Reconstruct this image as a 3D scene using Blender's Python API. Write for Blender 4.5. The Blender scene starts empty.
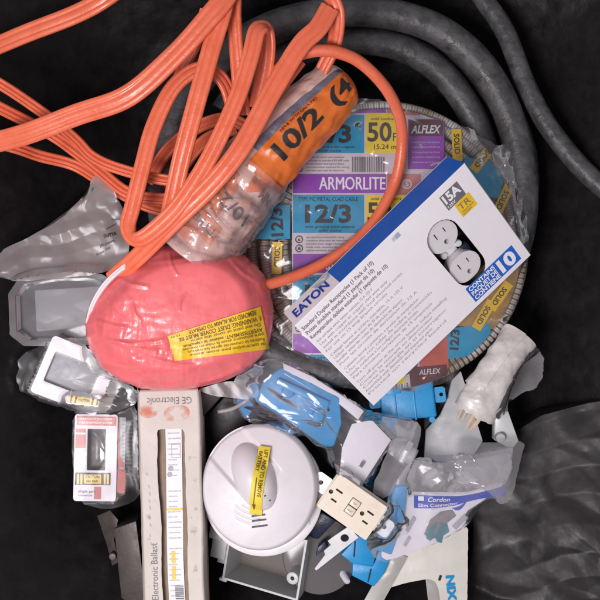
import bpy, bmesh, math, random
from mathutils import Vector, Matrix, noise, geometry
from mathutils.bvhtree import BVHTree

random.seed(7)
scene = bpy.context.scene
COL = scene.collection
D, S = 800.0, 0.001            # camera height in mm above the reference level, mm -> m


def P(px, py, z=0.0):
    """photo pixel at height z (mm) -> point in mm"""
    k = (D - z) / D
    return Vector(((px - 300) * k, (300 - py) * k, z))


# ------------------------------------------------------------------ materials
def _new(name):
    m = bpy.data.materials.new(name)
    m.use_nodes = True
    nt = m.node_tree
    nt.nodes.clear()
    out = nt.nodes.new('ShaderNodeOutputMaterial')
    return m, nt, out


def _n(nt, kind, **kw):
    n = nt.nodes.new(kind)
    for k, v in kw.items():
        if k.startswith('i_'):
            n.inputs[k[2:].replace('_', ' ')].default_value = v
        else:
            setattr(n, k, v)
    return n


def mat(name, col, rough=0.5, metal=0.0, var=0.12, vscale=60, bump=0.0, bscale=300, spec=0.5,
        coat=0.0, col2=None, rvar=0.15, sss=0.0, dist=0.002, trans=0.0, ridged=False):
    m, nt, out = _new(name)
    b = _n(nt, 'ShaderNodeBsdfPrincipled')
    b.inputs['Metallic'].default_value = metal
    b.inputs['Specular IOR Level'].default_value = spec
    b.inputs['Coat Weight'].default_value = coat
    b.inputs['Coat Roughness'].default_value = 0.12
    if sss:
        b.inputs['Subsurface Weight'].default_value = sss
        b.inputs['Subsurface Radius'].default_value = (0.004, 0.002, 0.002)
    if trans:
        b.inputs['Transmission Weight'].default_value = trans
    tc = _n(nt, 'ShaderNodeTexCoord')
    nz = _n(nt, 'ShaderNodeTexNoise')
    nz.inputs['Scale'].default_value = vscale
    nz.inputs['Detail'].default_value = 6
    nz.inputs['Roughness'].default_value = 0.65
    nt.links.new(tc.outputs['Object'], nz.inputs['Vector'])
    ramp = _n(nt, 'ShaderNodeValToRGB')
    ramp.color_ramp.elements[0].position = 0.3
    ramp.color_ramp.elements[1].position = 0.7
    c2 = col2 or tuple(c * (1 - var) for c in col)
    c1 = col if col2 else tuple(min(1, c * (1 + var * 0.5)) for c in col)
    ramp.color_ramp.elements[0].color = (*c2, 1)
    ramp.color_ramp.elements[1].color = (*c1, 1)
    nt.links.new(nz.outputs['Fac'], ramp.inputs['Fac'])
    nt.links.new(ramp.outputs['Color'], b.inputs['Base Color'])
    mr = _n(nt, 'ShaderNodeMapRange')
    mr.inputs['From Min'].default_value = 0.3
    mr.inputs['From Max'].default_value = 0.7
    mr.inputs['To Min'].default_value = max(0.03, rough - rvar)
    mr.inputs['To Max'].default_value = min(1, rough + rvar)
    nt.links.new(nz.outputs['Fac'], mr.inputs['Value'])
    nt.links.new(mr.outputs['Result'], b.inputs['Roughness'])
    if bump:
        n2 = _n(nt, 'ShaderNodeTexNoise')
        n2.inputs['Scale'].default_value = bscale
        n2.inputs['Detail'].default_value = 5
        if ridged:
            n2.noise_type = 'RIDGED_MULTIFRACTAL'
        nt.links.new(tc.outputs['Object'], n2.inputs['Vector'])
        bp = _n(nt, 'ShaderNodeBump')
        bp.inputs['Strength'].default_value = bump
        bp.inputs['Distance'].default_value = dist
        nt.links.new(n2.outputs['Fac'], bp.inputs['Height'])
        nt.links.new(bp.outputs['Normal'], b.inputs['Normal'])
    nt.links.new(b.outputs['BSDF'], out.inputs['Surface'])
    return m


def film(name, tint=(0.93, 0.93, 0.95), haze=0.12, hazecol=(0.75, 0.73, 0.76), gloss=0.09, bump=0.5, bscale=90,
         hvar=0.1, ior=1.45):
    """clear crinkled plastic: see-through, a little milky, sharp highlights"""
    m, nt, out = _new(name)
    tc = _n(nt, 'ShaderNodeTexCoord')
    n1 = _n(nt, 'ShaderNodeTexNoise')
    n1.noise_type = 'RIDGED_MULTIFRACTAL'
    n1.inputs['Scale'].default_value = bscale
    n1.inputs['Detail'].default_value = 3
    n1.inputs['Distortion'].default_value = 0.6
    n2 = _n(nt, 'ShaderNodeTexNoise')
    n2.inputs['Scale'].default_value = bscale * 0.35
    n2.inputs['Detail'].default_value = 4
    for n in (n1, n2):
        nt.links.new(tc.outputs['Object'], n.inputs['Vector'])
    bp = _n(nt, 'ShaderNodeBump')
    bp.inputs['Strength'].default_value = bump
    bp.inputs['Distance'].default_value = 0.003
    nt.links.new(n1.outputs['Fac'], bp.inputs['Height'])
    tr = _n(nt, 'ShaderNodeBsdfTransparent')
    tr.inputs['Color'].default_value = (*tint, 1)
    df = _n(nt, 'ShaderNodeBsdfDiffuse')
    df.inputs['Color'].default_value = (*hazecol, 1)
    tl = _n(nt, 'ShaderNodeBsdfTranslucent')
    tl.inputs['Color'].default_value = (*hazecol, 1)
    mdt = _n(nt, 'ShaderNodeMixShader')
    mdt.inputs[0].default_value = 0.35
    nt.links.new(df.outputs[0], mdt.inputs[1])
    nt.links.new(tl.outputs[0], mdt.inputs[2])
    mr = _n(nt, 'ShaderNodeMapRange')
    mr.inputs['From Min'].default_value = 0.3
    mr.inputs['From Max'].default_value = 0.7
    mr.inputs['To Min'].default_value = max(0, haze - hvar)
    mr.inputs['To Max'].default_value = haze + hvar
    nt.links.new(n2.outputs['Fac'], mr.inputs['Value'])
    m1 = _n(nt, 'ShaderNodeMixShader')
    nt.links.new(mr.outputs[0], m1.inputs[0])
    nt.links.new(tr.outputs[0], m1.inputs[1])
    nt.links.new(mdt.outputs[0], m1.inputs[2])
    gl = _n(nt, 'ShaderNodeBsdfGlossy')
    gl.inputs['Roughness'].default_value = gloss
    nt.links.new(bp.outputs['Normal'], gl.inputs['Normal'])
    fr = _n(nt, 'ShaderNodeFresnel')
    fr.inputs['IOR'].default_value = ior
    nt.links.new(bp.outputs['Normal'], fr.inputs['Normal'])
    mul = _n(nt, 'ShaderNodeMath')
    mul.operation = 'MULTIPLY_ADD'
    mul.use_clamp = True
    mul.inputs[1].default_value = 0.9
    mul.inputs[2].default_value = 0.012
    nt.links.new(fr.outputs[0], mul.inputs[0])
    m2 = _n(nt, 'ShaderNodeMixShader')
    nt.links.new(mul.outputs[0], m2.inputs[0])
    nt.links.new(m1.outputs[0], m2.inputs[1])
    nt.links.new(gl.outputs[0], m2.inputs[2])
    nt.links.new(m2.outputs[0], out.inputs['Surface'])
    return m


def stain(name, col, scale=180, lo=0.45, hi=0.65, opacity=0.8):
    m, nt, out = _new(name)
    tc = _n(nt, 'ShaderNodeTexCoord')
    nz = _n(nt, 'ShaderNodeTexNoise')
    nz.inputs['Scale'].default_value = scale
    nz.inputs['Detail'].default_value = 5
    nt.links.new(tc.outputs['Object'], nz.inputs['Vector'])
    mr = _n(nt, 'ShaderNodeMapRange')
    mr.inputs['From Min'].default_value = lo
    mr.inputs['From Max'].default_value = hi
    mr.inputs['To Max'].default_value = opacity
    nt.links.new(nz.outputs['Fac'], mr.inputs['Value'])
    b = _n(nt, 'ShaderNodeBsdfPrincipled')
    b.inputs['Base Color'].default_value = (*col, 1)
    b.inputs['Roughness'].default_value = 0.7
    nt.links.new(mr.outputs[0], b.inputs['Alpha'])
    nt.links.new(b.outputs[0], out.inputs['Surface'])
    return m


def armor_mat():
    m, nt, out = _new('spiral_armor')
    b = _n(nt, 'ShaderNodeBsdfPrincipled')
    b.inputs['Metallic'].default_value = 0.3
    b.inputs['Roughness'].default_value = 0.36
    uv = _n(nt, 'ShaderNodeUVMap')
    mp = _n(nt, 'ShaderNodeMapping')
    mp.inputs['Rotation'].default_value = (0, 0, 0.0)
    w = _n(nt, 'ShaderNodeTexWave')
    w.inputs['Scale'].default_value = 5.6
    w.wave_profile = 'SIN'
    w.bands_direction = 'X'
    nt.links.new(uv.outputs[0], mp.inputs[0])
    nt.links.new(mp.outputs[0], w.inputs['Vector'])
    bp = _n(nt, 'ShaderNodeBump')
    bp.inputs['Strength'].default_value = 1.0
    bp.inputs['Distance'].default_value = 0.0025
    nt.links.new(w.outputs['Fac'], bp.inputs['Height'])
    nt.links.new(bp.outputs[0], b.inputs['Normal'])
    tc = _n(nt, 'ShaderNodeTexCoord')
    nz = _n(nt, 'ShaderNodeTexNoise')
    nz.inputs['Scale'].default_value = 25
    nt.links.new(tc.outputs['Object'], nz.inputs['Vector'])
    r = _n(nt, 'ShaderNodeValToRGB')
    r.color_ramp.elements[0].position = 0.35
    r.color_ramp.elements[1].position = 0.65
    r.color_ramp.elements[0].color = (0.36, 0.27, 0.18, 1)
    r.color_ramp.elements[1].color = (0.80, 0.77, 0.74, 1)
    nt.links.new(nz.outputs['Fac'], r.inputs['Fac'])
    nt.links.new(r.outputs[0], b.inputs['Base Color'])
    nt.links.new(b.outputs[0], out.inputs['Surface'])
    return m


M = {}
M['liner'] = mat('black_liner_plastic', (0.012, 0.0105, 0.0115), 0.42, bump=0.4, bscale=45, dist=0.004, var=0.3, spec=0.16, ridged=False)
M['lit_liner'] = mat('dark_grey_lit_liner', (0.024, 0.021, 0.022), 0.5, bump=0.2, bscale=50, dist=0.004, var=0.25, vscale=40, spec=0.35)  # lighter than the liner colour, to put the light on it into the colour
M['rubber'] = mat('dusty_black_jacket', (0.105, 0.102, 0.108), 0.45, bump=0.6, bscale=150, col2=(0.030, 0.029, 0.030), vscale=70, dist=0.002)
M['cord'] = mat('orange_vinyl', (0.77, 0.165, 0.082), 0.37, bump=0.2, bscale=220, col2=(0.70, 0.135, 0.06), vscale=55, spec=0.6, sss=0.02)
M['armor'] = armor_mat()
M['clear'] = film('clear_film', haze=0.17, hvar=0.10, gloss=0.13, bump=0.22, bscale=60, hazecol=(0.82, 0.80, 0.85))
M['clear_wrap'] = film('shrink_film', haze=0.07, hvar=0.09, bump=0.35, gloss=0.14, bscale=60, hazecol=(0.62, 0.58, 0.57))
M['milky'] = film('milky_film', haze=0.40, hvar=0.14, bump=0.25, bscale=60, hazecol=(0.70, 0.67, 0.70), gloss=0.16)
M['grey_film'] = film('greyish_film', haze=0.58, hvar=0.12, bump=0.2, bscale=50, hazecol=(0.52, 0.44, 0.44), gloss=0.28)
M['blister'] = film('stiff_clear_plastic', haze=0.36, hvar=0.1, bump=0.12, bscale=30, hazecol=(0.6, 0.58, 0.61), gloss=0.16)
M['soft_clear'] = film('soft_clear_plastic', haze=0.10, hvar=0.06, gloss=0.35, bump=0.15, bscale=40)
M['smoky'] = film('smoky_plastic', haze=0.6, hvar=0.05, bump=0.05, bscale=30, hazecol=(0.30, 0.28, 0.28), tint=(0.6, 0.58, 0.58), gloss=0.15)
M['pink_film'] = film('loose_pink_film', tint=(1.0, 0.62, 0.62), haze=0.34, hvar=0.16, hazecol=(0.92, 0.34, 0.36), gloss=0.14, bump=0.35, bscale=60)
M['pink'] = mat('pink_cover_film', (0.82, 0.155, 0.165), 0.36, bump=0.18, bscale=55, var=0.14, vscale=30, spec=0.5, coat=0.3, sss=0.03, dist=0.003)
M['white_plastic'] = mat('white_plastic', (0.66, 0.62, 0.645), 0.38, var=0.03, bump=0.04, bscale=500, spec=0.45, sss=0.03)
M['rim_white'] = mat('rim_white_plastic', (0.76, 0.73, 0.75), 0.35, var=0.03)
M['yellow'] = mat('yellow_sticker', (0.80, 0.50, 0.012), 0.42, var=0.08, bump=0.06, bscale=90)
M['yellow_pale'] = mat('yellow_paper_tab', (0.78, 0.60, 0.05), 0.5, var=0.08, bump=0.06)
M['ink'] = mat('black_ink', (0.02, 0.018, 0.02), 0.55, var=0.1)
M['ink_brown'] = mat('brown_ink', (0.16, 0.09, 0.01), 0.55, var=0.2)
M['ink_dark_brown'] = mat('dark_brown_ink', (0.07, 0.03, 0.02), 0.55, var=0.2)
M['ink_grey'] = mat('grey_ink', (0.16, 0.15, 0.17), 0.6, var=0.2)
M['ink_light'] = mat('light_grey_ink', (0.40, 0.38, 0.41), 0.6, var=0.2)
M['ink_white'] = mat('white_ink', (0.82, 0.80, 0.84), 0.5, var=0.05)
M['ink_blue'] = mat('blue_ink', (0.012, 0.05, 0.42), 0.45, var=0.1)
M['card_white'] = mat('white_coated_card', (0.80, 0.765, 0.80), 0.5, var=0.05, vscale=25, bump=0.10, bscale=14, spec=0.35, dist=0.004)
M['card_blue'] = mat('blue_coated_card', (0.012, 0.115, 0.52), 0.4, var=0.06, spec=0.45, bump=0.05)
M['card_inside'] = mat('raw_card_inside', (0.30, 0.22, 0.16), 0.85, var=0.2, bump=0.15)
M['cardboard'] = mat('worn_white_cardboard', (0.66, 0.60, 0.555), 0.75, col2=(0.56, 0.50, 0.45), vscale=22, bump=0.25, bscale=130, spec=0.25)
M['navy'] = mat('navy_fabric_plastic', (0.012, 0.016, 0.045), 0.4, var=0.3, bump=0.2)
M['dark'] = mat('dark_void_plastic', (0.015, 0.013, 0.013), 0.5, var=0.3)
M['cyan_print'] = mat('cyan_print', (0.004, 0.29, 0.50), 0.42, var=0.15, vscale=40)
M['deep_blue_print'] = mat('deep_blue_print', (0.008, 0.11, 0.22), 0.45, var=0.15, vscale=40)
M['purple_print'] = mat('purple_print', (0.27, 0.04, 0.42), 0.42, var=0.14, vscale=40)
M['yellow_print'] = mat('yellow_print', (0.86, 0.62, 0.015), 0.42, var=0.10)
M['pale_print'] = mat('pale_print', (0.62, 0.55, 0.58), 0.5, var=0.14, vscale=30)
M['red_print'] = mat('red_print', (0.55, 0.10, 0.07), 0.5, var=0.2, vscale=40)
M['pinkred_print'] = mat('faded_red_print', (0.52, 0.17, 0.17), 0.5, var=0.2, vscale=40)
M['gold_print'] = mat('gold_print', (0.48, 0.27, 0.05), 0.5, col2=(0.20, 0.12, 0.06), vscale=60)
M['orange_print'] = mat('orange_print', (0.72, 0.16, 0.02), 0.38, var=0.22, vscale=55, bump=0.25, bscale=90, coat=0.25)
M['roll_skin'] = mat('pinkish_wrapped_skin', (0.76, 0.55, 0.49), 0.42, col2=(0.62, 0.23, 0.12), vscale=30, bump=0.4, bscale=90, coat=0.3)
M['roll_paper'] = mat('pale_wrapping_paper', (0.66, 0.44, 0.39), 0.6, var=0.12, bump=0.25, bscale=100)
M['roll_tape'] = mat('silver_grey_tape', (0.16, 0.15, 0.20), 0.3, var=0.4, vscale=80, bump=0.4, bscale=120)
M['box_blue'] = mat('blue_outlet_plastic', (0.010, 0.27, 0.58), 0.42, var=0.07, bump=0.05, bscale=300)
M['pvc'] = mat('grey_pvc', (0.33, 0.335, 0.345), 0.45, var=0.06, bump=0.06, bscale=200)
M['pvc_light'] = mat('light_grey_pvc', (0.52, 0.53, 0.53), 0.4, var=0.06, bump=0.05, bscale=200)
M['pvc_inside'] = mat('dark_brownish_pvc_floor', (0.17, 0.15, 0.135), 0.7, var=0.25, vscale=30, bump=0.1)
M['ivory'] = mat('ivory_plastic', (0.73, 0.645, 0.53), 0.38, var=0.05, bump=0.03, spec=0.45)
M['steel'] = mat('bright_zinc_steel', (0.88, 0.88, 0.89), 0.3, metal=0.35, var=0.08, bump=0.08, bscale=90, rvar=0.08)
M['dark_steel'] = mat('dull_grey_metal', (0.075, 0.062, 0.056), 0.5, metal=0.3, var=0.25, bump=0.1)
M['bag_white'] = mat('creased_white_bag_plastic', (0.66, 0.64, 0.58), 0.45, var=0.08, vscale=20, bump=0.35, bscale=40, dist=0.004, sss=0.05)
M['tote_strap'] = mat('thin_grey_white_plastic', (0.40, 0.385, 0.36), 0.4, var=0.15, vscale=30, bump=0.3, bscale=50)
M['crumple'] = mat('crumpled_pale_plastic', (0.70, 0.66, 0.64), 0.4, col2=(0.42, 0.38, 0.36), vscale=35, bump=0.5, bscale=60, dist=0.004, coat=0.3)
M['wood'] = mat('splintered_pale_edge', (0.62, 0.47, 0.36), 0.7, var=0.15, bump=0.2)
M['maroon'] = mat('dark_maroon_print', (0.10, 0.015, 0.02), 0.45, var=0.3)
M['stain'] = stain('orange_smear', (0.75, 0.17, 0.09), scale=110, lo=.40, hi=.75, opacity=.75)
M['dirt'] = stain('brown_scuffs', (0.10, 0.07, 0.05), scale=130, lo=0.60, hi=0.78, opacity=0.35)
M['grey_smear'] = stain('grey_blue_smear', (0.35, 0.42, 0.52), scale=120, lo=0.35, hi=0.55, opacity=0.8)
M['teal_print'] = mat('teal_print', (0.06, 0.20, 0.25), 0.5, var=0.3)
M['grey_print'] = mat('grey_photo_print', (0.24, 0.22, 0.21), 0.5, var=0.35, vscale=120)

# ------------------------------------------------------------------ builders
ORG = {}
SOLIDS = []


class MB:
    def __init__(self):
        self.v, self.f, self.m, self.uv = [], [], [], []

    def add(self, verts, faces, mi=0, uvs=None):
        o = len(self.v)
        self.v += [Vector(v) for v in verts]
        for k, f in enumerate(faces):
            self.f.append([i + o for i in f])
            self.m.append(mi)
            self.uv.append([uvs[i] for i in f] if uvs else None)
        return self

    def build(self, name, mats, parent=None, solid=True, angle=38, org=None, smooth=True):
        if not isinstance(mats, (list, tuple)):
            mats = [mats]
        if parent is not None:
            org = ORG[parent.name]
        elif org is None:
            lo = [min(v[i] for v in self.v) for i in range(3)]
            hi = [max(v[i] for v in self.v) for i in range(3)]
            org = Vector(((lo[0] + hi[0]) / 2, (lo[1] + hi[1]) / 2, lo[2]))
        me = bpy.data.meshes.new(name)
        me.from_pydata([tuple((v - org) * S) for v in self.v], [], self.f)
        for mm in mats:
            me.materials.append(M[mm])
        me.polygons.foreach_set('material_index', self.m)
        if any(u for u in self.uv):
            l = me.uv_layers.new(name='UVMap')
            i = 0
            for u, f in zip(self.uv, self.f):
                for q in range(len(f)):
                    if u:
                        l.data[i].uv = u[q]
                    i += 1
        me.validate()
        if smooth:
            me.shade_smooth()
            me.set_sharp_from_angle(angle=math.radians(angle))
        me.update()
        o = bpy.data.objects.new(name, me)
        COL.objects.link(o)
        if parent is None:
            o.location = org * S
        else:
            o.parent = parent
        ORG[o.name] = org
        if solid:
            SOLIDS.append((self.v, self.f))
        return o


def tag(o, label, cat, group=None, kind=None):
    o['label'] = label
    o['category'] = cat
    if group:
        o['group'] = group
    if kind:
        o['kind'] = kind
    return o


def thing(name, label, cat, loc, group=None):
    o = bpy.data.objects.new(name, None)
    o.empty_display_size = 0.01
    COL.objects.link(o)
    o.location = Vector(loc) * S
    ORG[o.name] = Vector(loc)
    return tag(o, label, cat, group)


class Fr:
    """local frame: px, py, z of its origin, turn (deg ccw), tilts"""
    def __init__(self, px, py, z, ang=0, tx=0, ty=0):
        self.o = P(px, py, z)
        r = Matrix.Rotation(math.radians(ang), 3, 'Z') @ Matrix.Rotation(math.radians(tx), 3, 'X') @ Matrix.Rotation(math.radians(ty), 3, 'Y')
        self.x, self.y, self.z = r @ Vector((1, 0, 0)), r @ Vector((0, 1, 0)), r @ Vector((0, 0, 1))

    def __call__(self, u, v, w=0):
        return self.o + self.x * u + self.y * v + self.z * w


def from_axes(o, x, y):
    f = Fr.__new__(Fr)
    f.o = Vector(o)
    f.x = Vector(x).normalized()
    f.z = f.x.cross(Vector(y)).normalized()
    f.y = f.z.cross(f.x)
    return f


def grid(mb, fn, nu, nv, mi=0, keep=None, cu=False):
    vs = [fn(i / nu, j / nv) for j in range(nv + 1) for i in range(nu + 1)]
    fs = []
    for j in range(nv):
        for i in range(nu):
            a = j * (nu + 1) + i
            q = [a, a + 1, a + nu + 2, a + nu + 1]
            if keep and not keep((i + .5) / nu, (j + .5) / nv):
                continue
            fs.append(q)
    mb.add(vs, fs, mi)


def bev(verts, faces, b, seg=2):
    bm = bmesh.new()
    vs = [bm.verts.new(v) for v in verts]
    for f in faces:
        bm.faces.new([vs[i] for i in f])
    bmesh.ops.recalc_face_normals(bm, faces=bm.faces[:])
    if b > 0:
        bmesh.ops.bevel(bm, geom=bm.edges[:], offset=b, segments=seg, profile=0.5, affect='EDGES', clamp_overlap=True)
    bm.verts.index_update()
    r = [v.co.copy() for v in bm.verts], [[v.index for v in f.verts] for f in bm.faces]
    bm.free()
    return r


def prism(mb, top, down, b=1.0, mi=0, seg=2):
    n = len(top)
    top = [Vector(t) for t in top]
    vs = top + [t + down for t in top]
    fs = [list(range(n)), list(range(2 * n - 1, n - 1, -1))] + [[i, i + n, (i + 1) % n + n, (i + 1) % n] for i in range(n)]
    mb.add(*bev(vs, fs, b, seg), mi)


def pxprism(mb, pts, z, depth, b=1.0, mi=0):
    """polygon of photo pixels (z number or list), extruded straight down"""
    zs = z if isinstance(z, (list, tuple)) else [z] * len(pts)
    prism(mb, [P(x, y, q) for (x, y), q in zip(pts, zs)], Vector((0, 0, -depth)), b, mi)


def fbox(mb, fr, u0, v0, u1, v1, w0, w1, b=0.8, mi=0, seg=2):
    prism(mb, [fr(u0, v0, w1), fr(u1, v0, w1), fr(u1, v1, w1), fr(u0, v1, w1)], fr.z * (w0 - w1), b, mi, seg)


def lathe(mb, fr, prof, n=48, mi=0, su=1.0, sv=1.0, cap=True):
    vs, fs = [], []
    for (r, w) in prof:
        for k in range(n):
            a = 2 * math.pi * k / n
            vs.append(fr(r * su * math.cos(a), r * sv * math.sin(a), w))
    for j in range(len(prof) - 1):
        for k in range(n):
            fs.append([j * n + k, j * n + (k + 1) % n, (j + 1) * n + (k + 1) % n, (j + 1) * n + k])
    if cap:
        fs.append(list(range(n))[::-1])
        fs.append([(len(prof) - 1) * n + k for k in range(n)])
    mb.add(vs, fs, mi)


def cr(pts, n):
    """Catmull-Rom through tuples, n samples per span"""
    pts = [tuple(p) for p in pts]
    ext = [tuple(2 * a - b for a, b in zip(pts[0], pts[1]))] + pts + [tuple(2 * a - b for a, b in zip(pts[-1], pts[-2]))]
    out = []
    for i in range(1, len(ext) - 2):
        p0, p1, p2, p3 = ext[i - 1:i + 3]
        for k in range(n):
            t = k / n
            out.append(tuple(.5 * (2 * b + (c - a) * t + (2 * a - 5 * b + 4 * c - d) * t * t + (3 * b - a - 3 * c + d) * t ** 3)
                             for a, b, c, d in zip(p0, p1, p2, p3)))
    out.append(pts[-1])
    return out


def sweep(mb, pts, prof, mi=0, closed=False, twist=None, scale=None, cap=True):
    """pts: points in mm; prof: list of (x across, y up); twist/scale per point"""
    n, k = len(pts), len(prof)
    vs, fs, uvs = [], [], []
    L = 0
    lastN = None
    for i, p in enumerate(pts):
        a = pts[(i - 1) % n] if (closed or i) else p
        c = pts[(i + 1) % n] if (closed or i < n - 1) else p
        T = (c - a)
        T = T.normalized() if T.length > 1e-6 else Vector((1, 0, 0))
        N = Vector((0, 0, 1)) - T * T.z
        if N.length < 0.25 and lastN is not None:
            N = lastN - T * lastN.dot(T)
        N.normalize()
        if lastN is not None:
            N = (N * 0.6 + lastN * 0.4)
            N = (N - T * N.dot(T)).normalized()
        lastN = N
        B = T.cross(N)
        if twist:
            q = math.radians(twist[i])
            N, B = N * math.cos(q) + B * math.sin(q), B * math.cos(q) - N * math.sin(q)
        sc = scale[i] if scale else 1
        if i:
            L += (p - pts[i - 1]).length
        for j, (x, y) in enumerate(prof):
            vs.append(p + B * (x * sc) + N * (y * sc))
            uvs.append((L * S * 10, j / k))
    for i in range(n if closed else n - 1):
        for j in range(k):
            a, b = i * k + j, i * k + (j + 1) % k
            c, d = ((i + 1) % n) * k + (j + 1) % k, ((i + 1) % n) * k + j
            fs.append([a, b, c, d])
    if cap and not closed:
        fs.append(list(range(k))[::-1])
        fs.append([(n - 1) * k + j for j in range(k)])
    mb.add(vs, fs, mi, uvs)


def circ(r, n=12):
    return [(r * math.cos(2 * math.pi * k / n), r * math.sin(2 * math.pi * k / n)) for k in range(n)]


def flat_prof(w, t, n=56):
    out = []
    for k in range(n):
        a = 2 * math.pi * k / n
        ca, sa = math.cos(a), math.sin(a)
        x = math.copysign(abs(ca) ** .62, ca)
        y = math.copysign(abs(sa) ** .72, sa)
        g = max(math.exp(-((x - .36) / .15) ** 2), math.exp(-((x + .36) / .15) ** 2))
        out.append((x * w / 2, y * t / 2 * (1 - .50 * g)))
    return out


def panel(mb, fr, outer, holes, thick, mi=0, mi_side=None):
    """flat panel in a frame with through holes; top at w=0"""
    if mi_side is None:
        mi_side = mi
    loops = [outer] + holes
    pts = [p for l in loops for p in l]
    tri = geometry.tessellate_polygon([[Vector((x, y, 0)) for x, y in l] for l in loops])
    mb.add([fr(x, y, 0) for x, y in pts], [list(t) for t in tri], mi)
    mb.add([fr(x, y, -thick) for x, y in pts], [list(t)[::-1] for t in tri], mi_side)
    for l in loops:
        n = len(l)
        mb.add([fr(x, y, 0) for x, y in l] + [fr(x, y, -thick) for x, y in l],
               [[i, i + n, (i + 1) % n + n, (i + 1) % n] for i in range(n)], mi_side)


def rrect(x0, y0, x1, y1, r, n=5):
    out = []
    for cx, cy, a0 in ((x1 - r, y0 + r, -90), (x1 - r, y1 - r, 0), (x0 + r, y1 - r, 90), (x0 + r, y0 + r, 180)):
        for k in range(n + 1):
            a = math.radians(a0 + 90 * k / n)
            out.append((cx + r * math.cos(a), cy + r * math.sin(a)))
    return out


def stadium(cx, cy, dx, dy, half, r, n=10):
    """stadium whose axis runs along (dx,dy)"""
    a0 = math.atan2(dy, dx)
    out = []
    for s in (1, -1):
        for k in range(n + 1):
            a = a0 - math.pi / 2 + math.pi * k / n + (0 if s > 0 else math.pi)
            out.append((cx + s * half * math.cos(a0) + r * math.cos(a), cy + s * half * math.sin(a0) + r * math.sin(a)))
    return out


# ------------------------------------------------------------------ lettering
_tx = {}


def glyphs(s, bold=0.0, shear=0.0):
    key = (s, bold, shear)
    if key not in _tx:
        def mk(t, off):
            cu = bpy.data.curves.new('lettering', 'FONT')
            cu.body = t
            cu.offset = off
            cu.shear = shear
            cu.resolution_u = 3
            o = bpy.data.objects.new('lettering', cu)
            COL.objects.link(o)
            dg = bpy.context.evaluated_depsgraph_get()
            me = bpy.data.meshes.new_from_object(o.evaluated_get(dg))
            r = [(v.co.x, v.co.y) for v in me.vertices], [list(p.vertices) for p in me.polygons]
            bpy.data.objects.remove(o)
            bpy.data.curves.remove(cu)
            bpy.data.meshes.remove(me)
            return r
        if 'cap' not in _tx:
            v, f = mk('H', 0)
            _tx['cap'] = max(y for x, y in v)
        v, f = mk(s, bold)
        c = _tx['cap']
        if v:
            x0 = min(x for x, y in v)
            v = [((x - x0) / c, y / c) for x, y in v]
        _tx[key] = (v, f, max([x for x, y in v] or [0]))
    return _tx[key]


def finer(vs, fs):
    bm = bmesh.new()
    b = [bm.verts.new((x, y, 0)) for x, y in vs]
    for f in fs:
        try:
            bm.faces.new([b[i] for i in f])
        except ValueError:
            pass
    bmesh.ops.triangulate(bm, faces=bm.faces[:])
    for _ in range(5):
        e = [q for q in bm.edges if q.calc_length() > .22]
        if not e:
            break
        bmesh.ops.subdivide_edges(bm, edges=e, cuts=1)
        bmesh.ops.triangulate(bm, faces=[f for f in bm.faces if len(f.verts) > 3])
    bm.verts.index_update()
    r = [(v.co.x, v.co.y) for v in bm.verts], [[v.index for v in f.verts] for f in bm.faces]
    bm.free()
    return r


def text(mb, s, fn, u, v, h, mi=0, bold=0.0, align='l', width=None, shear=0.0, fine=False):
    """lay a line of text: fn(u,v) -> point; h cap height; width forces the length"""
    vs, fs, w = glyphs(s, bold, shear)
    if not vs:
        return
    k = h if width is None else width / w
    off = {'l': 0, 'c': -w * k / 2, 'r': -w * k}[align]
    if fine:
        vs, fs = finer(vs, fs)
    mb.add([fn(u + off + x * k, v + y * h) for x, y in vs], fs, mi)


def quadmap(c, zf, w=1.0, h=1.0):
    """c: px corners bottom-left, bottom-right, top-right, top-left as read; zf(px,py)"""
    def fn(u, v):
        a, b = u / w, v / h
        x = (1 - a) * (1 - b) * c[0][0] + a * (1 - b) * c[1][0] + a * b * c[2][0] + (1 - a) * b * c[3][0]
        y = (1 - a) * (1 - b) * c[0][1] + a * (1 - b) * c[1][1] + a * b * c[2][1] + (1 - a) * b * c[3][1]
        return P(x, y, zf(x, y))
    return fn


def pxf(x0, y0, ang, zf):
    a = math.radians(ang)

    def fn(u, v):
        x = x0 + u * math.cos(a) - v * math.sin(a)
        y = y0 - u * math.sin(a) - v * math.cos(a)
        return P(x, y, zf(x, y))
    return fn


FILL = ['suitable for use in wet locations', 'conforms to standard 83 600 volts', 'do not exceed rated load of device', 'see instructions enclosed for wiring',
        'conviene para usar en interiores', 'convient pour usage interieur', 'made with recycled fibre board', 'tighten terminals 14 to 18 in lb']


# ------------------------------------------------------------------ creases and drape
def tri_wave(t):
    return abs(2 * (t - math.floor(t + .5)))


def make_crumple(seed, period, amp, n=5):
    r = random.Random(seed)
    ws = []
    for k in range(n):
        a = r.uniform(0, math.pi)
        p = period * r.uniform(.6, 1.8)
        ws.append((math.cos(a) / p, math.sin(a) / p, r.random(), r.uniform(.4, 1)))
    tot = sum(w[3] for w in ws)

    def fn(x, y):
        q = noise.noise_vector(Vector((x / (period * 1.6), y / (period * 1.6), seed * 3.1)))
        x2, y2 = x + q.x * period * .32, y + q.y * period * .32
        gate = .55 + .45 * noise.noise(Vector((x / (period * 2.5), y / (period * 2.5), seed * 1.7)))
        return amp * gate * sum(w[3] * tri_wave(w[0] * x2 + w[1] * y2 + w[2]) for w in ws) / tot * 2
    return fn


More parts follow.
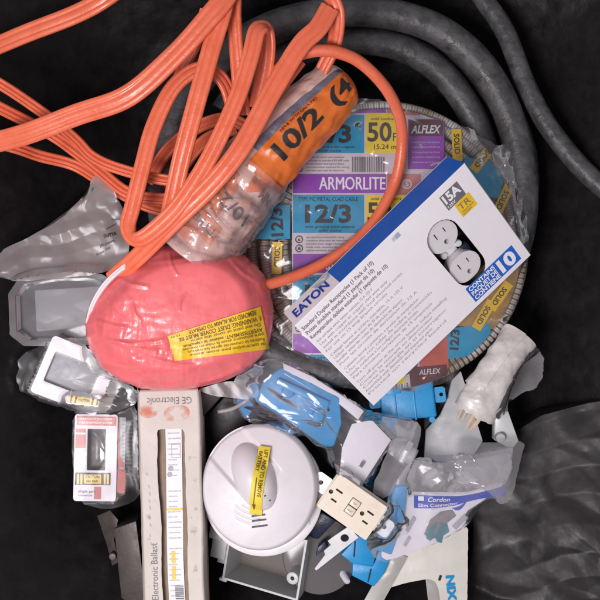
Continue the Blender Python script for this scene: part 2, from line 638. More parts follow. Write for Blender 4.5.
def creases(segs):
    """thin raised folds along px segments (x0,y0,x1,y1,height,halfwidth)"""
    def fn(x, y):
        h = 0
        for x0, y0, x1, y1, a, w in segs:
            dx, dy = x1 - x0, y1 - y0
            L2 = dx * dx + dy * dy
            t = max(0, min(1, ((x - x0) * dx + (y - y0) * dy) / L2))
            bow = 2.5 * math.sin(math.pi * t)
            nx, ny = -dy / math.sqrt(L2), dx / math.sqrt(L2)
            d = math.hypot(x - x0 - dx * t - nx * bow, y - y0 - dy * t - ny * bow)
            if d < w:
                h += a * (1 - d / w) * math.sin(math.pi * min(1, max(0.05, t))) ** .5
        return h
    return fn


def chaikin(poly):
    out = []
    for i in range(len(poly)):
        a, b = poly[i], poly[(i + 1) % len(poly)]
        out += [(a[0] * .82 + b[0] * .18, a[1] * .82 + b[1] * .18), (a[0] * .18 + b[0] * .82, a[1] * .18 + b[1] * .82)]
    return out


def rand_creases(seed, box, count, h, w, lmin=14, lmax=45):
    r = random.Random(seed)
    segs = []
    for k in range(count):
        x, y = r.uniform(box[0], box[2]), r.uniform(box[1], box[3])
        a, l = r.uniform(0, 2 * math.pi), r.uniform(lmin, lmax)
        segs.append((x, y, x + l * math.cos(a), y + l * math.sin(a), h * r.uniform(.5, 1.2), w * r.uniform(.7, 1.3)))
    return creases(segs)


def resample(poly, n, jit=0.0, seed=1):
    r = random.Random(seed)
    L = [0]
    m = len(poly)
    for i in range(m):
        a, b = poly[i], poly[(i + 1) % m]
        L.append(L[-1] + math.hypot(b[0] - a[0], b[1] - a[1]))
    out = []
    for k in range(n):
        t = L[-1] * k / n
        i = max(j for j in range(m) if L[j] <= t + 1e-9)
        f = (t - L[i]) / (L[i + 1] - L[i])
        a, b = poly[i], poly[(i + 1) % m]
        x, y = a[0] + (b[0] - a[0]) * f, a[1] + (b[1] - a[1]) * f
        d = jit * (noise.noise(Vector((x * .12, y * .12, seed))) + .5 * noise.noise(Vector((x * .35, y * .35, seed + 5))))
        out.append((x + d, y - d * .6))
    return out


def radial(mb, outline, zf, rings=20, n=120, mi=0, center=None, jit=0.0, seed=1, dxy=None):
    """sheet filling a star-shaped px outline; zf(px,py,rho) -> z"""
    outline = chaikin(outline)
    pj = resample(outline, n, jit, seed)
    p0 = resample(outline, n, 0, seed)
    cx = center[0] if center else sum(p[0] for p in p0) / n
    cy = center[1] if center else sum(p[1] for p in p0) / n
    vs = [P(cx, cy, zf(cx, cy, 0))]
    for i in range(1, rings + 1):
        q = i / rings
        t = q ** 10
        for (xa, ya), (xb, yb) in zip(p0, pj):
            x, y = xa + (xb - xa) * t, ya + (yb - ya) * t
            X, Y = cx + (x - cx) * q, cy + (y - cy) * q
            vs.append(P(X, Y, zf(X, Y, q)))
    fs = [[0, 1 + k, 1 + (k + 1) % n] for k in range(n)]
    for i in range(rings - 1):
        for k in range(n):
            a, b = 1 + i * n + k, 1 + i * n + (k + 1) % n
            fs.append([a, a + n, b + n, b])
    mb.add(vs, fs, mi)
    return vs


def bvh_all():
    vs, fs = [], []
    for v, f in SOLIDS:
        o = len(vs)
        vs += v
        fs += [[i + o for i in q] for q in f]
    return BVHTree.FromPolygons(vs, fs)


def drape(mb, outline, zref, clear=1.0, rings=28, n=150, iters=60, edge=None, cr_=None, floor=-60, jit=1.5, seed=1,
          sag=0.0, ceil=None, center=None, mi=0, edge_fold=0.0):
    bvh = bvh_all()
    outline = chaikin(outline)
    pts = resample(outline, n, jit, seed)
    cx = center[0] if center else sum(p[0] for p in pts) / n
    cy = center[1] if center else sum(p[1] for p in pts) / n
    top = ceil if ceil is not None else 400
    pos, h = [], []

    def hit(p):
        r = bvh.ray_cast(Vector((p.x, p.y, top)), Vector((0, 0, -1)))
        return max(floor, r[0].z + clear) if r[0] is not None else floor
    px = [(cx, cy)]
    for i in range(1, rings + 1):
        q = i / rings
        px += [(cx + (x - cx) * q, cy + (y - cy) * q) for x, y in pts]
    for x, y in px:
        p = P(x, y, zref)
        pos.append(p)
        h.append(hit(p))
    h2 = h[:]
    for i in range(1, rings + 1):                  # let the film clear the corners it passes over
        for k in range(n):
            a = 1 + (i - 1) * n + k
            nb = [1 + (i - 1) * n + (k - 1) % n, 1 + (i - 1) * n + (k + 1) % n]
            if i > 1:
                nb.append(a - n)
            if i < rings:
                nb.append(a + n)
            h2[a] = max([h[a]] + [h[b] for b in nb])
    h = h2
    z = h[:]
    N = len(z)
    for it in range(iters):
        z2 = z[:]
        z2[0] = max(h[0], sum(z[1:n + 1]) / n - sag)
        for i in range(1, rings + 1):
            for k in range(n):
                a = 1 + (i - 1) * n + k
                l = 1 + (i - 1) * n + (k - 1) % n
                r = 1 + (i - 1) * n + (k + 1) % n
                inn = 0 if i == 1 else a - n
                if i == rings:
                    base = (z[l] + z[r] + z[inn]) / 3
                    z2[a] = max(h[a], (edge if edge is not None else base - 0.6))
                else:
                    z2[a] = max(h[a], (z[l] + z[r] + z[inn] + z[a + n]) / 4 - sag)
        z = z2
    vs = []
    for p, q in zip(pos, z):
        c = cr_(p.x, p.y) if cr_ else 0
        vs.append(Vector((p.x, p.y, q + c)))
    fs = [[0, 1 + k, 1 + (k + 1) % n] for k in range(n)]
    for i in range(rings - 1):
        for k in range(n):
            a, b = 1 + i * n + k, 1 + i * n + (k + 1) % n
            fs.append([a, a + n, b + n, b])
    mb.add(vs, fs, mi)
    bt = BVHTree.FromPolygons(vs, fs)

    def zat(x, y):
        p = P(x, y, zref)
        r = bt.ray_cast(Vector((p.x, p.y, 500)), Vector((0, 0, -1)))
        return r[0].z if r[0] is not None else zref
    return zat


# ================================================================== THE SCENE
# ------------------------------------------------------------------ bin liner
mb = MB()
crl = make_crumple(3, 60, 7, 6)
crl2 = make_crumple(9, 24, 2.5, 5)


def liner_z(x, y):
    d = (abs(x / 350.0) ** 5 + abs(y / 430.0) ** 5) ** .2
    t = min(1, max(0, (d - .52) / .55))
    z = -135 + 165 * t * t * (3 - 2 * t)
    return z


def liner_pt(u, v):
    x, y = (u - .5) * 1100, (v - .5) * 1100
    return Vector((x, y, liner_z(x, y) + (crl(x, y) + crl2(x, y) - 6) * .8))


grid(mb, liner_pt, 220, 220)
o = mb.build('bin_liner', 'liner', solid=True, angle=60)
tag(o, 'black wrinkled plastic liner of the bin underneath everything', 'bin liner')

# lower right liner as its own sheet, its lighter grey stands in for light
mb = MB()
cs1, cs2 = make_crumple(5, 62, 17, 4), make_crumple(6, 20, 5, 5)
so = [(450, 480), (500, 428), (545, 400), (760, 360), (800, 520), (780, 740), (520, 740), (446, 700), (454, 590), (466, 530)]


def lit_liner_z(x, y, q):
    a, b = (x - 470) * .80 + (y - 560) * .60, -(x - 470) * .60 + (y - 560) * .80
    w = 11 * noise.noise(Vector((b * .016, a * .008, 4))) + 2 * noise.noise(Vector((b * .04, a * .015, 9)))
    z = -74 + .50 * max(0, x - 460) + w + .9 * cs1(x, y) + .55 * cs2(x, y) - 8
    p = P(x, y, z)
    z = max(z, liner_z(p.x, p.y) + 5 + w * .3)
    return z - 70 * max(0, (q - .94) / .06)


radial(mb, so, lit_liner_z, rings=130, n=320, jit=2, seed=2, center=(620, 570))
o = mb.build('lit_liner_sheet', 'lit_liner', angle=70)
tag(o, 'dark grey wrinkled liner sheet at the lower right, lighter grey standing in for light', 'lit_liner')

# ------------------------------------------------------------------ thick black cable coil
mb = MB()
for (cx, cy, R, z, a0, a1, r) in ((345, 190, 181, -22, -170, 215, 15), (348, 184, 143, -42, -160, 150, 14), (347, 192, 176, -62, -120, 240, 15),
                                  ):
    pts = []
    for k in range(121):
        a = math.radians(a0 + (a1 - a0) * k / 120)
        w = 1 + .015 * math.sin(3 * a + R) + .01 * math.sin(5 * a + z)
        pts.append(P(cx + R * w * math.cos(a), cy - R * w * math.sin(a), z + 5 * math.sin(2 * a + R)))
    sweep(mb, pts, circ(r, 18))
q = cr([(440, -60, -40), (478, -8, -34), (505, 32, -30), (526, 85, -26), (552, 132, -20), (594, 180, -10), (660, 230, 10)], 16)
sweep(mb, [P(*a) for a in q], circ(10, 16))
o = mb.build('black_cable', 'rubber')
tag(o, 'thick dusty black cable coiled in wide loops around the printed cable package', 'cable')

# ------------------------------------------------------------------ armored cable coil with printed wrap
CX, CY = 383, 247


def zlab(x, y):
    r = math.hypot(x - CX, y - CY)
    z = 0 - 13 * ((r - 85) / 55) ** 2 if r > 85 else -8 * ((85 - r) / 85) ** 2
    return max(z, -30) + 1.3 * noise.noise(Vector((x * .03, y * .03, 2))) + .5 * noise.noise(Vector((x * .11, y * .11, 4)))


coil = thing('armored_cable_coil', 'round coil of armored cable in clear film with purple and cyan printed wrap', 'cable coil', P(CX, CY, -75))
mb = MB()
for k, R in enumerate([46, 56.5, 67, 77.5, 88, 98.5, 109, 119.5, 130, 139]):
    pts = []
    for q in range(150):
        a = 2 * math.pi * q / 150
        rr = R + 1.4 * math.sin(a * 3 + k * 2.1)
        x, y = CX + rr * math.cos(a), CY + rr * math.sin(a)
        pts.append(P(x, y, zlab(x, y) - 8.5))
    sweep(mb, pts, circ(5.1, 10), closed=True)
for k, z in enumerate((-32, -43, -54, -65)):
    for R in (139, 128):
        pts = [P(CX + (R + 2 * math.sin(3 * a + k)) * math.cos(a), CY + (R + 2 * math.sin(3 * a + k)) * math.sin(a), z) for a in [2 * math.pi * q / 120 for q in range(120)]]
        sweep(mb, pts, circ(5.1, 10), closed=True)
mb.build('armored_cable', 'armor', coil)

# printed wrap: base sheet and colour fields that follow the dome of the coil
LM = ['pale_print', 'cyan_print', 'purple_print', 'yellow_print', 'pinkred_print', 'red_print', 'ink', 'ink_white', 'gold_print', 'deep_blue_print', 'yellow', 'maroon', 'ink_grey']
lab = MB()


def patch(x0, y0, x1, y1, mi, lift, rot=0, rmax=138):
    nx, ny = max(2, int(abs(x1 - x0) / 4)), max(2, int(abs(y1 - y0) / 4))
    cx, cy = (x0 + x1) / 2, (y0 + y1) / 2
    a = math.radians(rot)

    def q(u, v):
        dx, dy = x0 + (x1 - x0) * u - cx, y0 + (y1 - y0) * v - cy
        return cx + dx * math.cos(a) - dy * math.sin(a), cy + dx * math.sin(a) + dy * math.cos(a)

    def fn(u, v):
        x, y = q(u, v)
        r = math.hypot(x - CX, y - CY)
        if r > rmax:
            x, y = CX + (x - CX) * rmax / r, CY + (y - CY) * rmax / r
        return P(x, y, zlab(x, y) + lift)
    grid(lab, fn, nx, ny, mi, keep=lambda u, v: math.hypot(q(u, v)[0] - CX, q(u, v)[1] - CY) < rmax + 4)


zt = lambda x, y: zlab(x, y) + 1.25


def ltext(s, x, y, h, mi, ang=0, bold=0, align='l', width=None, shear=0):
    if math.hypot(x - CX, y - CY) > 136:
        return
    text(lab, s, pxf(x, y, ang, zt), 0, 0, h, mi, bold, align, width, shear)


patch(292, 96, 441, 386, 0, 0.3)
for q, y0 in enumerate((94, 174, 254, 334)):
    patch(293, y0, 386, y0 + 19, 2, .7)
    ltext('ARMORLITE', 352, y0 + 15.5, 12.5, 7, bold=.0, align='c', width=66)
    ltext('ARMORLITE', 352.5, y0 + 15.5, 12.5, 7, bold=.0, align='c', width=66)
    patch(387, y0, 421, y0 + 21, 4, .7)
    ring = [(407 + 5 * math.cos(a), y0 + 10 + 5 * math.sin(a)) for a in [2 * math.pi * k / 20 for k in range(20)]]
    ri = [(407 + 3.6 * math.cos(a), y0 + 10 + 3.6 * math.sin(a)) for a in [2 * math.pi * k / 20 for k in range(20)]]
    if 110 < y0 < 300:
        lab.add([P(x, y, zt(x, y)) for x, y in ring + ri], [[k, (k + 1) % 20, 20 + (k + 1) % 20, 20 + k] for k in range(20)], 0)
    if 110 < y0 < 300:
        ltext('S', 407, y0 + 12.3, 5, 0, align='c', bold=.03)
    by = y0 + 21
    patch(293, by, 364, by + 38, 9 if q == 0 and False else 1, .7)
    ltext('TYPE MC METAL CLAD CABLE', 328, by + 6.2, 4.0, 6, align='c', width=60)
    ltext('12/3', 328, by + 27, 16.5, 6, bold=.03, align='c', width=46)
    ltext('with ground solid copper', 330, by + 33, 2.6, 6, align='c', width=50)
    ltext('600 volts', 330, by + 36.8, 2.4, 6, align='c', width=22)
    patch(366, by - 2 if q == 0 else by, 405, by + 38, 3, .7)
    ltext('solid conductors', 386, by + 5, 2.6, 6, align='c', width=30)
    ltext('50', 367.5, by + 26, 18, 6, bold=.02, width=24)
    ltext('FT', 393, by + 26, 8, 6, width=8)
    ltext('15.24 m', 385, by + 34, 4.6, 6, align='c', width=22)
    # pale strip: approval marks, small print, bar code
    for cy in (by + 44.5, by + 53.5):
        o_ = [(299 + 3.8 * math.cos(a), cy + 3.8 * math.sin(a)) for a in [2 * math.pi * k / 20 for k in range(20)]]
        i_ = [(299 + 3.0 * math.cos(a), cy + 3.0 * math.sin(a)) for a in [2 * math.pi * k / 20 for k in range(20)]]
        lab.add([P(x, y, zt(x, y)) for x, y in o_ + i_], [[k, (k + 1) % 20, 20 + (k + 1) % 20, 20 + k] for k in range(20)], 6)
    ltext('c', 299, by + 46, 3.2, 6, align='c', bold=.03)
    ltext('A', 299, by + 55, 3.0, 6, align='c', bold=.05)
    for k in range(5):
        ltext(FILL[(q * 3 + k) % 8], 306, by + 43.2 + k * 3.3, 1.9, 12, width=38 + 5 * (k % 2))
    rr = random.Random(q)
    x = 352
    while x < 384:
        w = rr.choice((.5, .8, 1.3))
        if math.hypot(x - CX, by + 58 - CY) < 134:
            lab.add([P(a, b, zt(a, b)) for a, b in ((x, by + 57), (x + w, by + 57), (x + w, by + 42), (x, by + 42))], [[0, 1, 2, 3]], 12)
        x += w + rr.choice((.5, .8, 1.2))
for q, y0 in enumerate((119, 203, 287)):
    patch(408, y0, 444, y0 + 50, 2 if q != 2 else 5, .8, rmax=139)
    patch(409, y0 + 1, 443, y0 + 17, 11, 1.0, rmax=139)
    ltext('ALFLEX', 426, y0 + 14, 7.5, 7, bold=.03, align='c', width=30, shear=.25)
    for k in range(5):
        ltext(FILL[(q + k) % 8], 412, y0 + 24 + 5 * k, 2.0, 0, width=28)
# parts of the wrap that show at the side of the coil
patch(250, 205, 290, 239, 1, .8)
ltext('12/3', 283, 236, 11, 6, ang=93, bold=.03, width=28)
patch(462, 160, 503, 196, 1, .7, rot=8)
patch(446, 326, 492, 356, 1, .7, rot=-8)
ltext('12/3', 458, 350, 8, 6, ang=86, bold=.03, width=20)
patch(419, 334, 448, 372, 5, .85, rot=-3)
patch(410, 366, 448, 390, 11, 1.0, rot=-5, rmax=143)
zt_old = zt
zt = lambda x, y: zlab(x, y) + 1.9
ltext('ALFLEX', 430, 374, 5, 0, ang=5, bold=.02, align='c', width=22, shear=.2)
zt = zt_old
patch(450, 262, 516, 328, 8, .5, rot=6)
for k in range(7):
    ltext(FILL[k], 452, 330 - k * 9, 3.0, 6, ang=42, width=46, bold=.01)
for (x, y, rot) in ((277, 258, 2), (457, 145, -3), (483, 158, 38), (503, 200, 25), (500, 296, 35), (484, 315, 30)):
    patch(x - 5, y - 16, x + 5, y + 16, 10, 1.0, rot=rot, rmax=142)
    a = math.radians(rot)
    ltext('SOLID', x - 2.6, y - 1, 5, 6, ang=-90 - rot, bold=.02, align='c', width=20)
lab.build('printed_wrap', LM, coil, angle=60)

fm = MB()
film_out = [(365, 97), (400, 104), (430, 113), (470, 129), (498, 146), (514, 143), (524, 150), (519, 170), (523, 205), (524, 245), (519, 300), (497, 335),
            (470, 358), (447, 384), (400, 393), (340, 388), (290, 364), (256, 325), (240, 282), (238, 240), (248, 205), (268, 165), (300, 122), (330, 102)]
cf = make_crumple(21, 30, 3.0)
cfc = rand_creases(22, (240, 100, 520, 390), 70, 2.6, 3.6)
radial(fm, film_out, lambda x, y, q: zlab(x, y) + 3.4 + cf(x, y) + cfc(x, y) + 5 * max(0, (q - .93) / .07) * (.4 + noise.noise(Vector((x * .06, y * .06, 3)))), rings=70, n=300, jit=2.5, seed=4, center=(CX, CY))
fm.build('clear_film', 'clear_wrap', coil, solid=True, angle=25)
fm = MB()
ck = make_crumple(23, 13, 9, 6)
radial(fm, [(492, 150), (502, 144), (514, 140), (527, 147), (521, 160), (519, 172), (524, 196), (529, 240), (521, 246), (514, 205), (505, 176), (494, 163)],
       lambda x, y, q: zlab(x, y) + 2 + ck(x, y) * (1.1 - q * .6), rings=30, n=140, jit=2, seed=8, center=(513, 168))
fm.build('film_gather', 'milky', coil, solid=True, angle=20)

# ------------------------------------------------------------------ wrapped roll "10/2"
roll = thing('wrapped_cable_roll', 'sausage shaped cable roll in crinkled film with an orange 10/2 label', 'cable roll', P(270, 155, 0))
rp = [(192, 254, 22, 37), (224, 209, 30, 37), (256, 168, 36, 35), (290, 131, 38, 33), (322, 101, 38, 29), (335, 88, 36, 26)]
rpt = cr(rp, 12)
RP = [(P(x, y, z), r) for x, y, z, r in rpt]
RL = [0]
for i in range(1, len(RP)):
    RL.append(RL[-1] + (RP[i][0] - RP[i - 1][0]).length)
crr0, crr1 = make_crumple(31, 24, 3.6, 6), make_crumple(33, 9, 1.3, 5)
crr = lambda x, y: crr0(x, y) + crr1(x, y)


def roll_pt(s, phi, lift=0.0):
    i = 0
    while i < len(RL) - 2 and RL[i + 1] < s:
        i += 1
    f = (s - RL[i]) / (RL[i + 1] - RL[i])
    c = RP[i][0].lerp(RP[i + 1][0], min(1, f))
    r = RP[i][1] + (RP[i + 1][1] - RP[i][1]) * min(1, f)
    T = (RP[i + 1][0] - RP[i][0]).normalized()
    N = Vector((0, 0, 1))
    N = (N - T * N.dot(T)).normalized()
    B = T.cross(N)
    over = s - RL[-1]
    if over > 0:                                   # rounded end
        t = min(1, over / 16)
        c = RP[-1][0] + T * (over)
        r = RP[-1][1] * math.sqrt(max(0, 1 - t * t))
    r += crr(s, phi * 33) * min(1, r / 12) - 3.2 + lift
    return c + N * (r * math.cos(phi)) - B * (r * math.sin(phi))


SL = RL[-1]
mb = MB()
grid(mb, lambda u, v: roll_pt(u * (SL + 15.9), (v - .5) * 2 * math.pi), 200, 140)
mb.build('wrapping', 'roll_skin', roll, angle=30)


def rpatch(mb, s0, s1, f0, f1, lift, mi=0, nu=100, nv=50):
    grid(mb, lambda u, v: roll_pt(s0 + (s1 - s0) * u, f0 + (f1 - f0) * v, lift), nu, nv, mi)


lb = MB()
rpatch(lb, SL - 112, SL + 14.5, -1.5, .12, .6)
e0 = SL - 96
fnr = lambda u, v: roll_pt(u, v / 33.0, 1.3)
text(lb, '10/2', fnr, SL - 87, -19, 16, 1, bold=.03, width=55, fine=True)
text(lb, '(4', fnr, SL - 18, -20, 17, 1, bold=.03, width=23, fine=True)
text(lb, 'NM-B WITH GROUND', fnr, SL - 70, -.5, 2.8, 1, width=44, fine=True)
lb.build('orange_label', ['orange_print', 'ink'], roll, angle=30)
lb = MB()
rpatch(lb, SL - 118, SL + 8, .32, 1.5, .7)
lb.build('paper_band', 'roll_paper', roll, angle=30)
lb = MB()
rpatch(lb, SL - 96, SL + 10, .10, .34, 1.0)
lb.build('silver_tape', 'roll_tape', roll, angle=30)
lb = MB()
for (x, y, an, w, h_, s_, mi) in ((212, 232, 62, 34, 13, 'NM/AF', 0),):
    s0 = 24
    grid(lb, lambda u, v: roll_pt(22 + 20 * u + 8 * v, .95 * v - .40, .8), 24, 30, 0)
    grid(lb, lambda u, v: roll_pt(20 + 70 * u, .75 + .5 * v + .1 * math.sin(u * 9), .8), 50, 20, 0)
    grid(lb, lambda u, v: roll_pt(46 + 34 * u + 6 * v + 3 * math.sin(v * 7), -.12 + .75 * v, 1.0), 40, 30, 0)
    grid(lb, lambda u, v: roll_pt(12 + 26 * u + 5 * v, .10 + .8 * v, 1.0), 40, 30, 0)
    grid(lb, lambda u, v: roll_pt(86 + 14 * u + 3 * math.sin(v * 6), -.75 + .5 * v, 1.0), 30, 24, 0)
    grid(lb, lambda u, v: roll_pt(74 + 16 * u + 5 * v, .05 + .5 * v, .8), 24, 20, 0)
    text(lb, 'TYPE', lambda u, v: roll_pt(37 - v + u * .2, -.35 + u / 34, 1.6), 0, 0, 7, 1, bold=.02, width=24, fine=True)
text(lb, '10/2', lambda u, v: roll_pt(66 - v + u * .2, -.80 + u / 34, 1.7), 0, 0, 12, 1, bold=.01, width=30, fine=True)
text(lb, 'NM', lambda u, v: roll_pt(92 - v + u * .2, -1.1 + u / 34, 1.2), 0, 0, 10, 1, bold=0, width=15, fine=True)
text(lb, 'KX', lambda u, v: roll_pt(86 - v + u * .1, .1 + u / 34, .9), 0, 0, 7, 1, bold=0, width=14, fine=True)
lb.build('torn_label', ['orange_print', 'ink_dark_brown'], roll, angle=30)
fm = MB()
cr20 = make_crumple(77, 26, 3.0, 5)
cr2c = rand_creases(78, (0, 0, 150, 100), 34, 3.0, 3.0, 10, 40)
cr2 = lambda x, y: cr20(x, y) + cr2c(x, y)
grid(fm, lambda u, v: roll_pt(u * (SL - 106), -1.75 + v * 3.3, 2.0 + cr2(u * SL, v * 100)), 110, 90)
fm.build('clear_film', 'clear', roll, solid=False, angle=16)

# ------------------------------------------------------------------ orange flat cord, thin orange cord
mb = MB()


def cord(pts, w=15.5, t=6, n=10):
    q = cr([(p + (0,))[:4] if len(p) == 3 else p for p in pts], n)
    sweep(mb, [P(a[0], a[1], a[2]) for a in q], flat_prof(w, t), twist=[a[3] for a in q])


cord([(-40, 150, 30, 20), (20, 136, 55, 20), (76, 115, 70, 18), (128, 96, 85, 8), (173, 57, 95, -8), (204, 23, 102, -10), (227, -6, 104, 0), (240, -40, 100, 0)], 19.5, 6.5)
cord([(-40, 62, 30), (20, 36, 58), (76, 14, 75), (108, -4, 85), (140, -30, 80)], 17)
cord([(228, -30, 100), (223, 8, 100), (212, 46, 96), (193, 115, 86), (181, 161, 76), (172, 203, 62), (168, 222, 48)], 17)
cord([(237, -30, 90, 30), (234, 4, 88, 30), (235, 31, 84, 35), (239, 80, 74, 30), (243, 115, 62, 20)], 15)
cord([(234, 112, 62, 40), (227, 88, 68, 40), (216, 74, 72, 30), (196, 70, 74, 20), (173, 88, 73, 10), (154, 126, 69, 0), (143, 165, 66, 0), (133, 205, 62, 0), (128, 226, 61, 10),
      (134, 239, 64, 40), (149, 234, 70, 20), (178, 206, 79, 0), (208, 160, 87, 0), (235, 103, 96, 0), (250, 58, 102, 0), (257, 31, 103, 0), (266, 30, 93, -30), (266, 62, 78, 0), (256, 108, 66, 0)], 15.5)
cord([(330, 8, 98, 0), (318, 28, 100, 0), (300, 46, 100, 0), (273, 90, 98, -5), (242, 146, 94, 0), (212, 184, 87, 0), (173, 222, 72, 0), (140, 255, 52, 0), (112, 280, 30, 0)], 17.5)
cord([(326, -30, 92, 50), (331, -4, 96, 40), (337, 15, 92, 30), (334, 44, 76, 30), (322, 70, 62, 30)], 15)
cord([(-50, 60, 60), (0, 84, 48), (50, 118, 22), (76, 140, 28), (93, 157, 32), (120, 169, 36), (166, 180, 40), (200, 178, 36)], 11, 7)
cord([(-50, 84, 55), (0, 108, 38), (50, 134, 2), (76, 152, 8), (101, 172, 12), (127, 192, 14), (158, 199, 14), (195, 195, 10)], 12, 7)
cord([(-50, 132, 50), (10, 146, 25), (40, 156, 0), (76, 166, -14), (110, 187, -8), (150, 207, -4), (190, 214, -4)], 12, 7)
cord([(148, 182, -5), (168, 150, 4), (196, 128, 10), (226, 119, 10), (250, 128, 6)], 13, 7)
cord([(160, 206, -20), (182, 168, -10), (206, 140, -2), (236, 128, 0)], 13, 7)
cord([(206, 10, 60, 20), (197, 40, 50, 20), (184, 66, 38, 20), (172, 92, 20, 20)], 12, 7)
cord([(300, 60, 66), (282, 84, 62), (262, 112, 58), (250, 130, 54)], 13, 7)
o = mb.build('orange_flat_cord', 'cord', angle=60)
tag(o, 'flat ribbed orange cord folded in loose loops at the upper left', 'extension cord')

mb = MB()
q = cr([(268, 84, 70), (285, 63, 80), (305, 53, 86), (330, 51, 86), (358, 61, 80), (384, 86, 66), (399, 115, 45), (402, 145, 27), (395, 182, 16), (375, 220, 14), (350, 246, 13), (322, 264, 14),
        (295, 276, 17), (270, 284, 22), (245, 290, 26)], 12)
sweep(mb, [P(*a) for a in q], circ(5.4, 16))
o = mb.build('orange_round_cord', 'cord', angle=60)
tag(o, 'thin round orange cord arching over the purple printed wrap', 'cord')

# ------------------------------------------------------------------ pink bagged smoke alarm
PK = [(85, 319), (91, 300), (104, 283), (131, 261), (166, 245), (205, 241), (239, 250), (262, 271), (272, 294), (274, 319), (268, 349), (250, 369),
      (223, 382), (185, 390), (147, 390), (120, 381), (98, 366), (86, 343)]
PKR = resample(PK, 180)
PC = (180, 317)


def pk_rho(x, y):
    a = math.atan2(y - PC[1], x - PC[0])
    best, rr = 9, 1
    for (X, Y) in PKR:
        b = math.atan2(Y - PC[1], X - PC[0])
        d = abs((a - b + math.pi) % (2 * math.pi) - math.pi)
        if d < best:
            best, rr = d, math.hypot(X - PC[0], Y - PC[1])
    return math.hypot(x - PC[0], y - PC[1]) / rr


cp1, cp2, cp3 = make_crumple(45, 34, 5.0, 5), make_crumple(46, 15, 2.6, 5), make_crumple(47, 8, 1.0, 5)


pk_cr = creases([(96, 334, 158, 352, 2.4, 3.9), (104, 362, 142, 369, 2.0, 3.3), (118, 342, 168, 339, 1.8, 3.3), (113, 275, 150, 287, 2.0, 3.6), (170, 252, 178, 276, 1.7, 3.0),
                 (92, 318, 128, 327, 2.0, 3.6), (130, 376, 190, 372, 2.1, 3.6), (196, 384, 246, 366, 1.8, 3.6), (150, 262, 214, 250, 1.2, 3.3), (228, 256, 258, 282, 1.4, 3.3),
                 (132, 300, 142, 322, 1.0, 2.7), (186, 294, 180, 312, 1.2, 2.4), (146, 356, 200, 366, 1.7, 3.3), (108, 300, 122, 318, 1.5, 3.0), (252, 352, 272, 330, 1.2, 3.0)])


def pk_z(x, y, q=None):
    q = pk_rho(x, y) if q is None else q
    low = max(0, min(1, ((x - 180) * -.75 + (y - 318) * .75) / 50), min(1, (y - 366) / 14))
    low = max(low, max(0, min(1, (q - .80) / .2)), max(0, min(1, (128 - x) / 30)))
    t = max(0, min(1, (q - .70) / .20))
    base = 20 + 34 * max(0, 1 - q ** 6) ** .5 + 8 * (1 - t * t * (3 - 2 * t)) - 3 * q * q
    return base + .8 * noise.noise(Vector((x * .025, y * .025, 8))) + (.08 + .95 * low) * (cp1(x, y) + cp2(x, y) + cp3(x, y) - 4) + pk_cr(x, y)


pink = thing('bagged_smoke_alarm', 'round alarm inside a shiny pink plastic cover with yellow warning sticker', 'smoke alarm', P(180, 317, 0))
mb = MB()
vs = radial(mb, PK, pk_z, rings=130, n=420, center=PC, jit=1.2, seed=11)
ringv = vs[-420:]
# underside: the cover closes below the alarm
low = [Vector((v.x * .98 + P(*PC, 0).x * .02, v.y * .98 + P(*PC, 0).y * .02, -14)) for v in ringv]
mb.add(ringv + low, [[k, k + 420, (k + 1) % 420 + 420, (k + 1) % 420] for k in range(420)])
mb.add(low, [list(range(420))[::-1]])
cover = mb.build('dust_cover', 'pink', pink, angle=15)
mb = MB()
c = [(269, 349.5), (175, 361), (167, 335), (260, 306)]
c = [(259, 307), (167.5, 336), (175, 361), (269.5, 349)]           # px corners: printed top-left is at lower right (upside down)
quad = [(260.5, 306.5), (167.5, 336), (175, 361), (269.5, 349)]
# as read: bottom-left = (260,306), bottom-right = (167,336), top-right = (175,361), top-left = (269,349)
zs = lambda l: (lambda x, y: pk_z(x, y) + .6 + l)
f0 = quadmap(quad, zs(1.0), 100, 32)
grid(mb, lambda u, v: f0(u * 100, v * 32), 70, 26)
f1 = quadmap(quad, zs(1.5), 100, 32)
sb = [('REMOVED FOR ALARM TO OPERATE', 6, 1.6, 3.6, 72, .01), ('WARNING: DUST COVER MUST BE', 6, 6.6, 3.8, 84, .012), ('Do not paint or cover this alarm', 4, 11.6, 2.7, 74, .0),
      ('AVERTISSEMENT: enlever le capuchon', 3, 15.6, 2.9, 84, .01), ('pare-poussiere avant la mise en marche', 3, 19.4, 2.6, 86, 0),
      ('Retirez le couvercle apres les travaux', 3, 23.0, 2.6, 82, 0), ('de construction pour activer alarme', 3, 26.6, 2.6, 80, 0), ('12 03', 88, 2.2, 2, 9, 0)]
for s, u, v, h, w, b in sb:
    text(mb, s, f1, u, v, h, 1, b, width=w, fine=True)
text(mb, '!', f1, 2.2, 6.8, 3.4, 1, .04)
mb.build('warning_sticker', ['yellow', 'ink_brown'], pink, angle=60)
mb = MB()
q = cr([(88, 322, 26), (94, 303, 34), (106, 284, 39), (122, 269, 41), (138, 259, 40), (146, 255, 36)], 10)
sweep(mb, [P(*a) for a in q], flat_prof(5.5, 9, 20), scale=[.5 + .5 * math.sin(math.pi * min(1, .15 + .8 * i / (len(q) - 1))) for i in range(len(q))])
mb.build('white_edge_strip', 'rim_white', pink)  # white strip laid along the cover's upper left edge

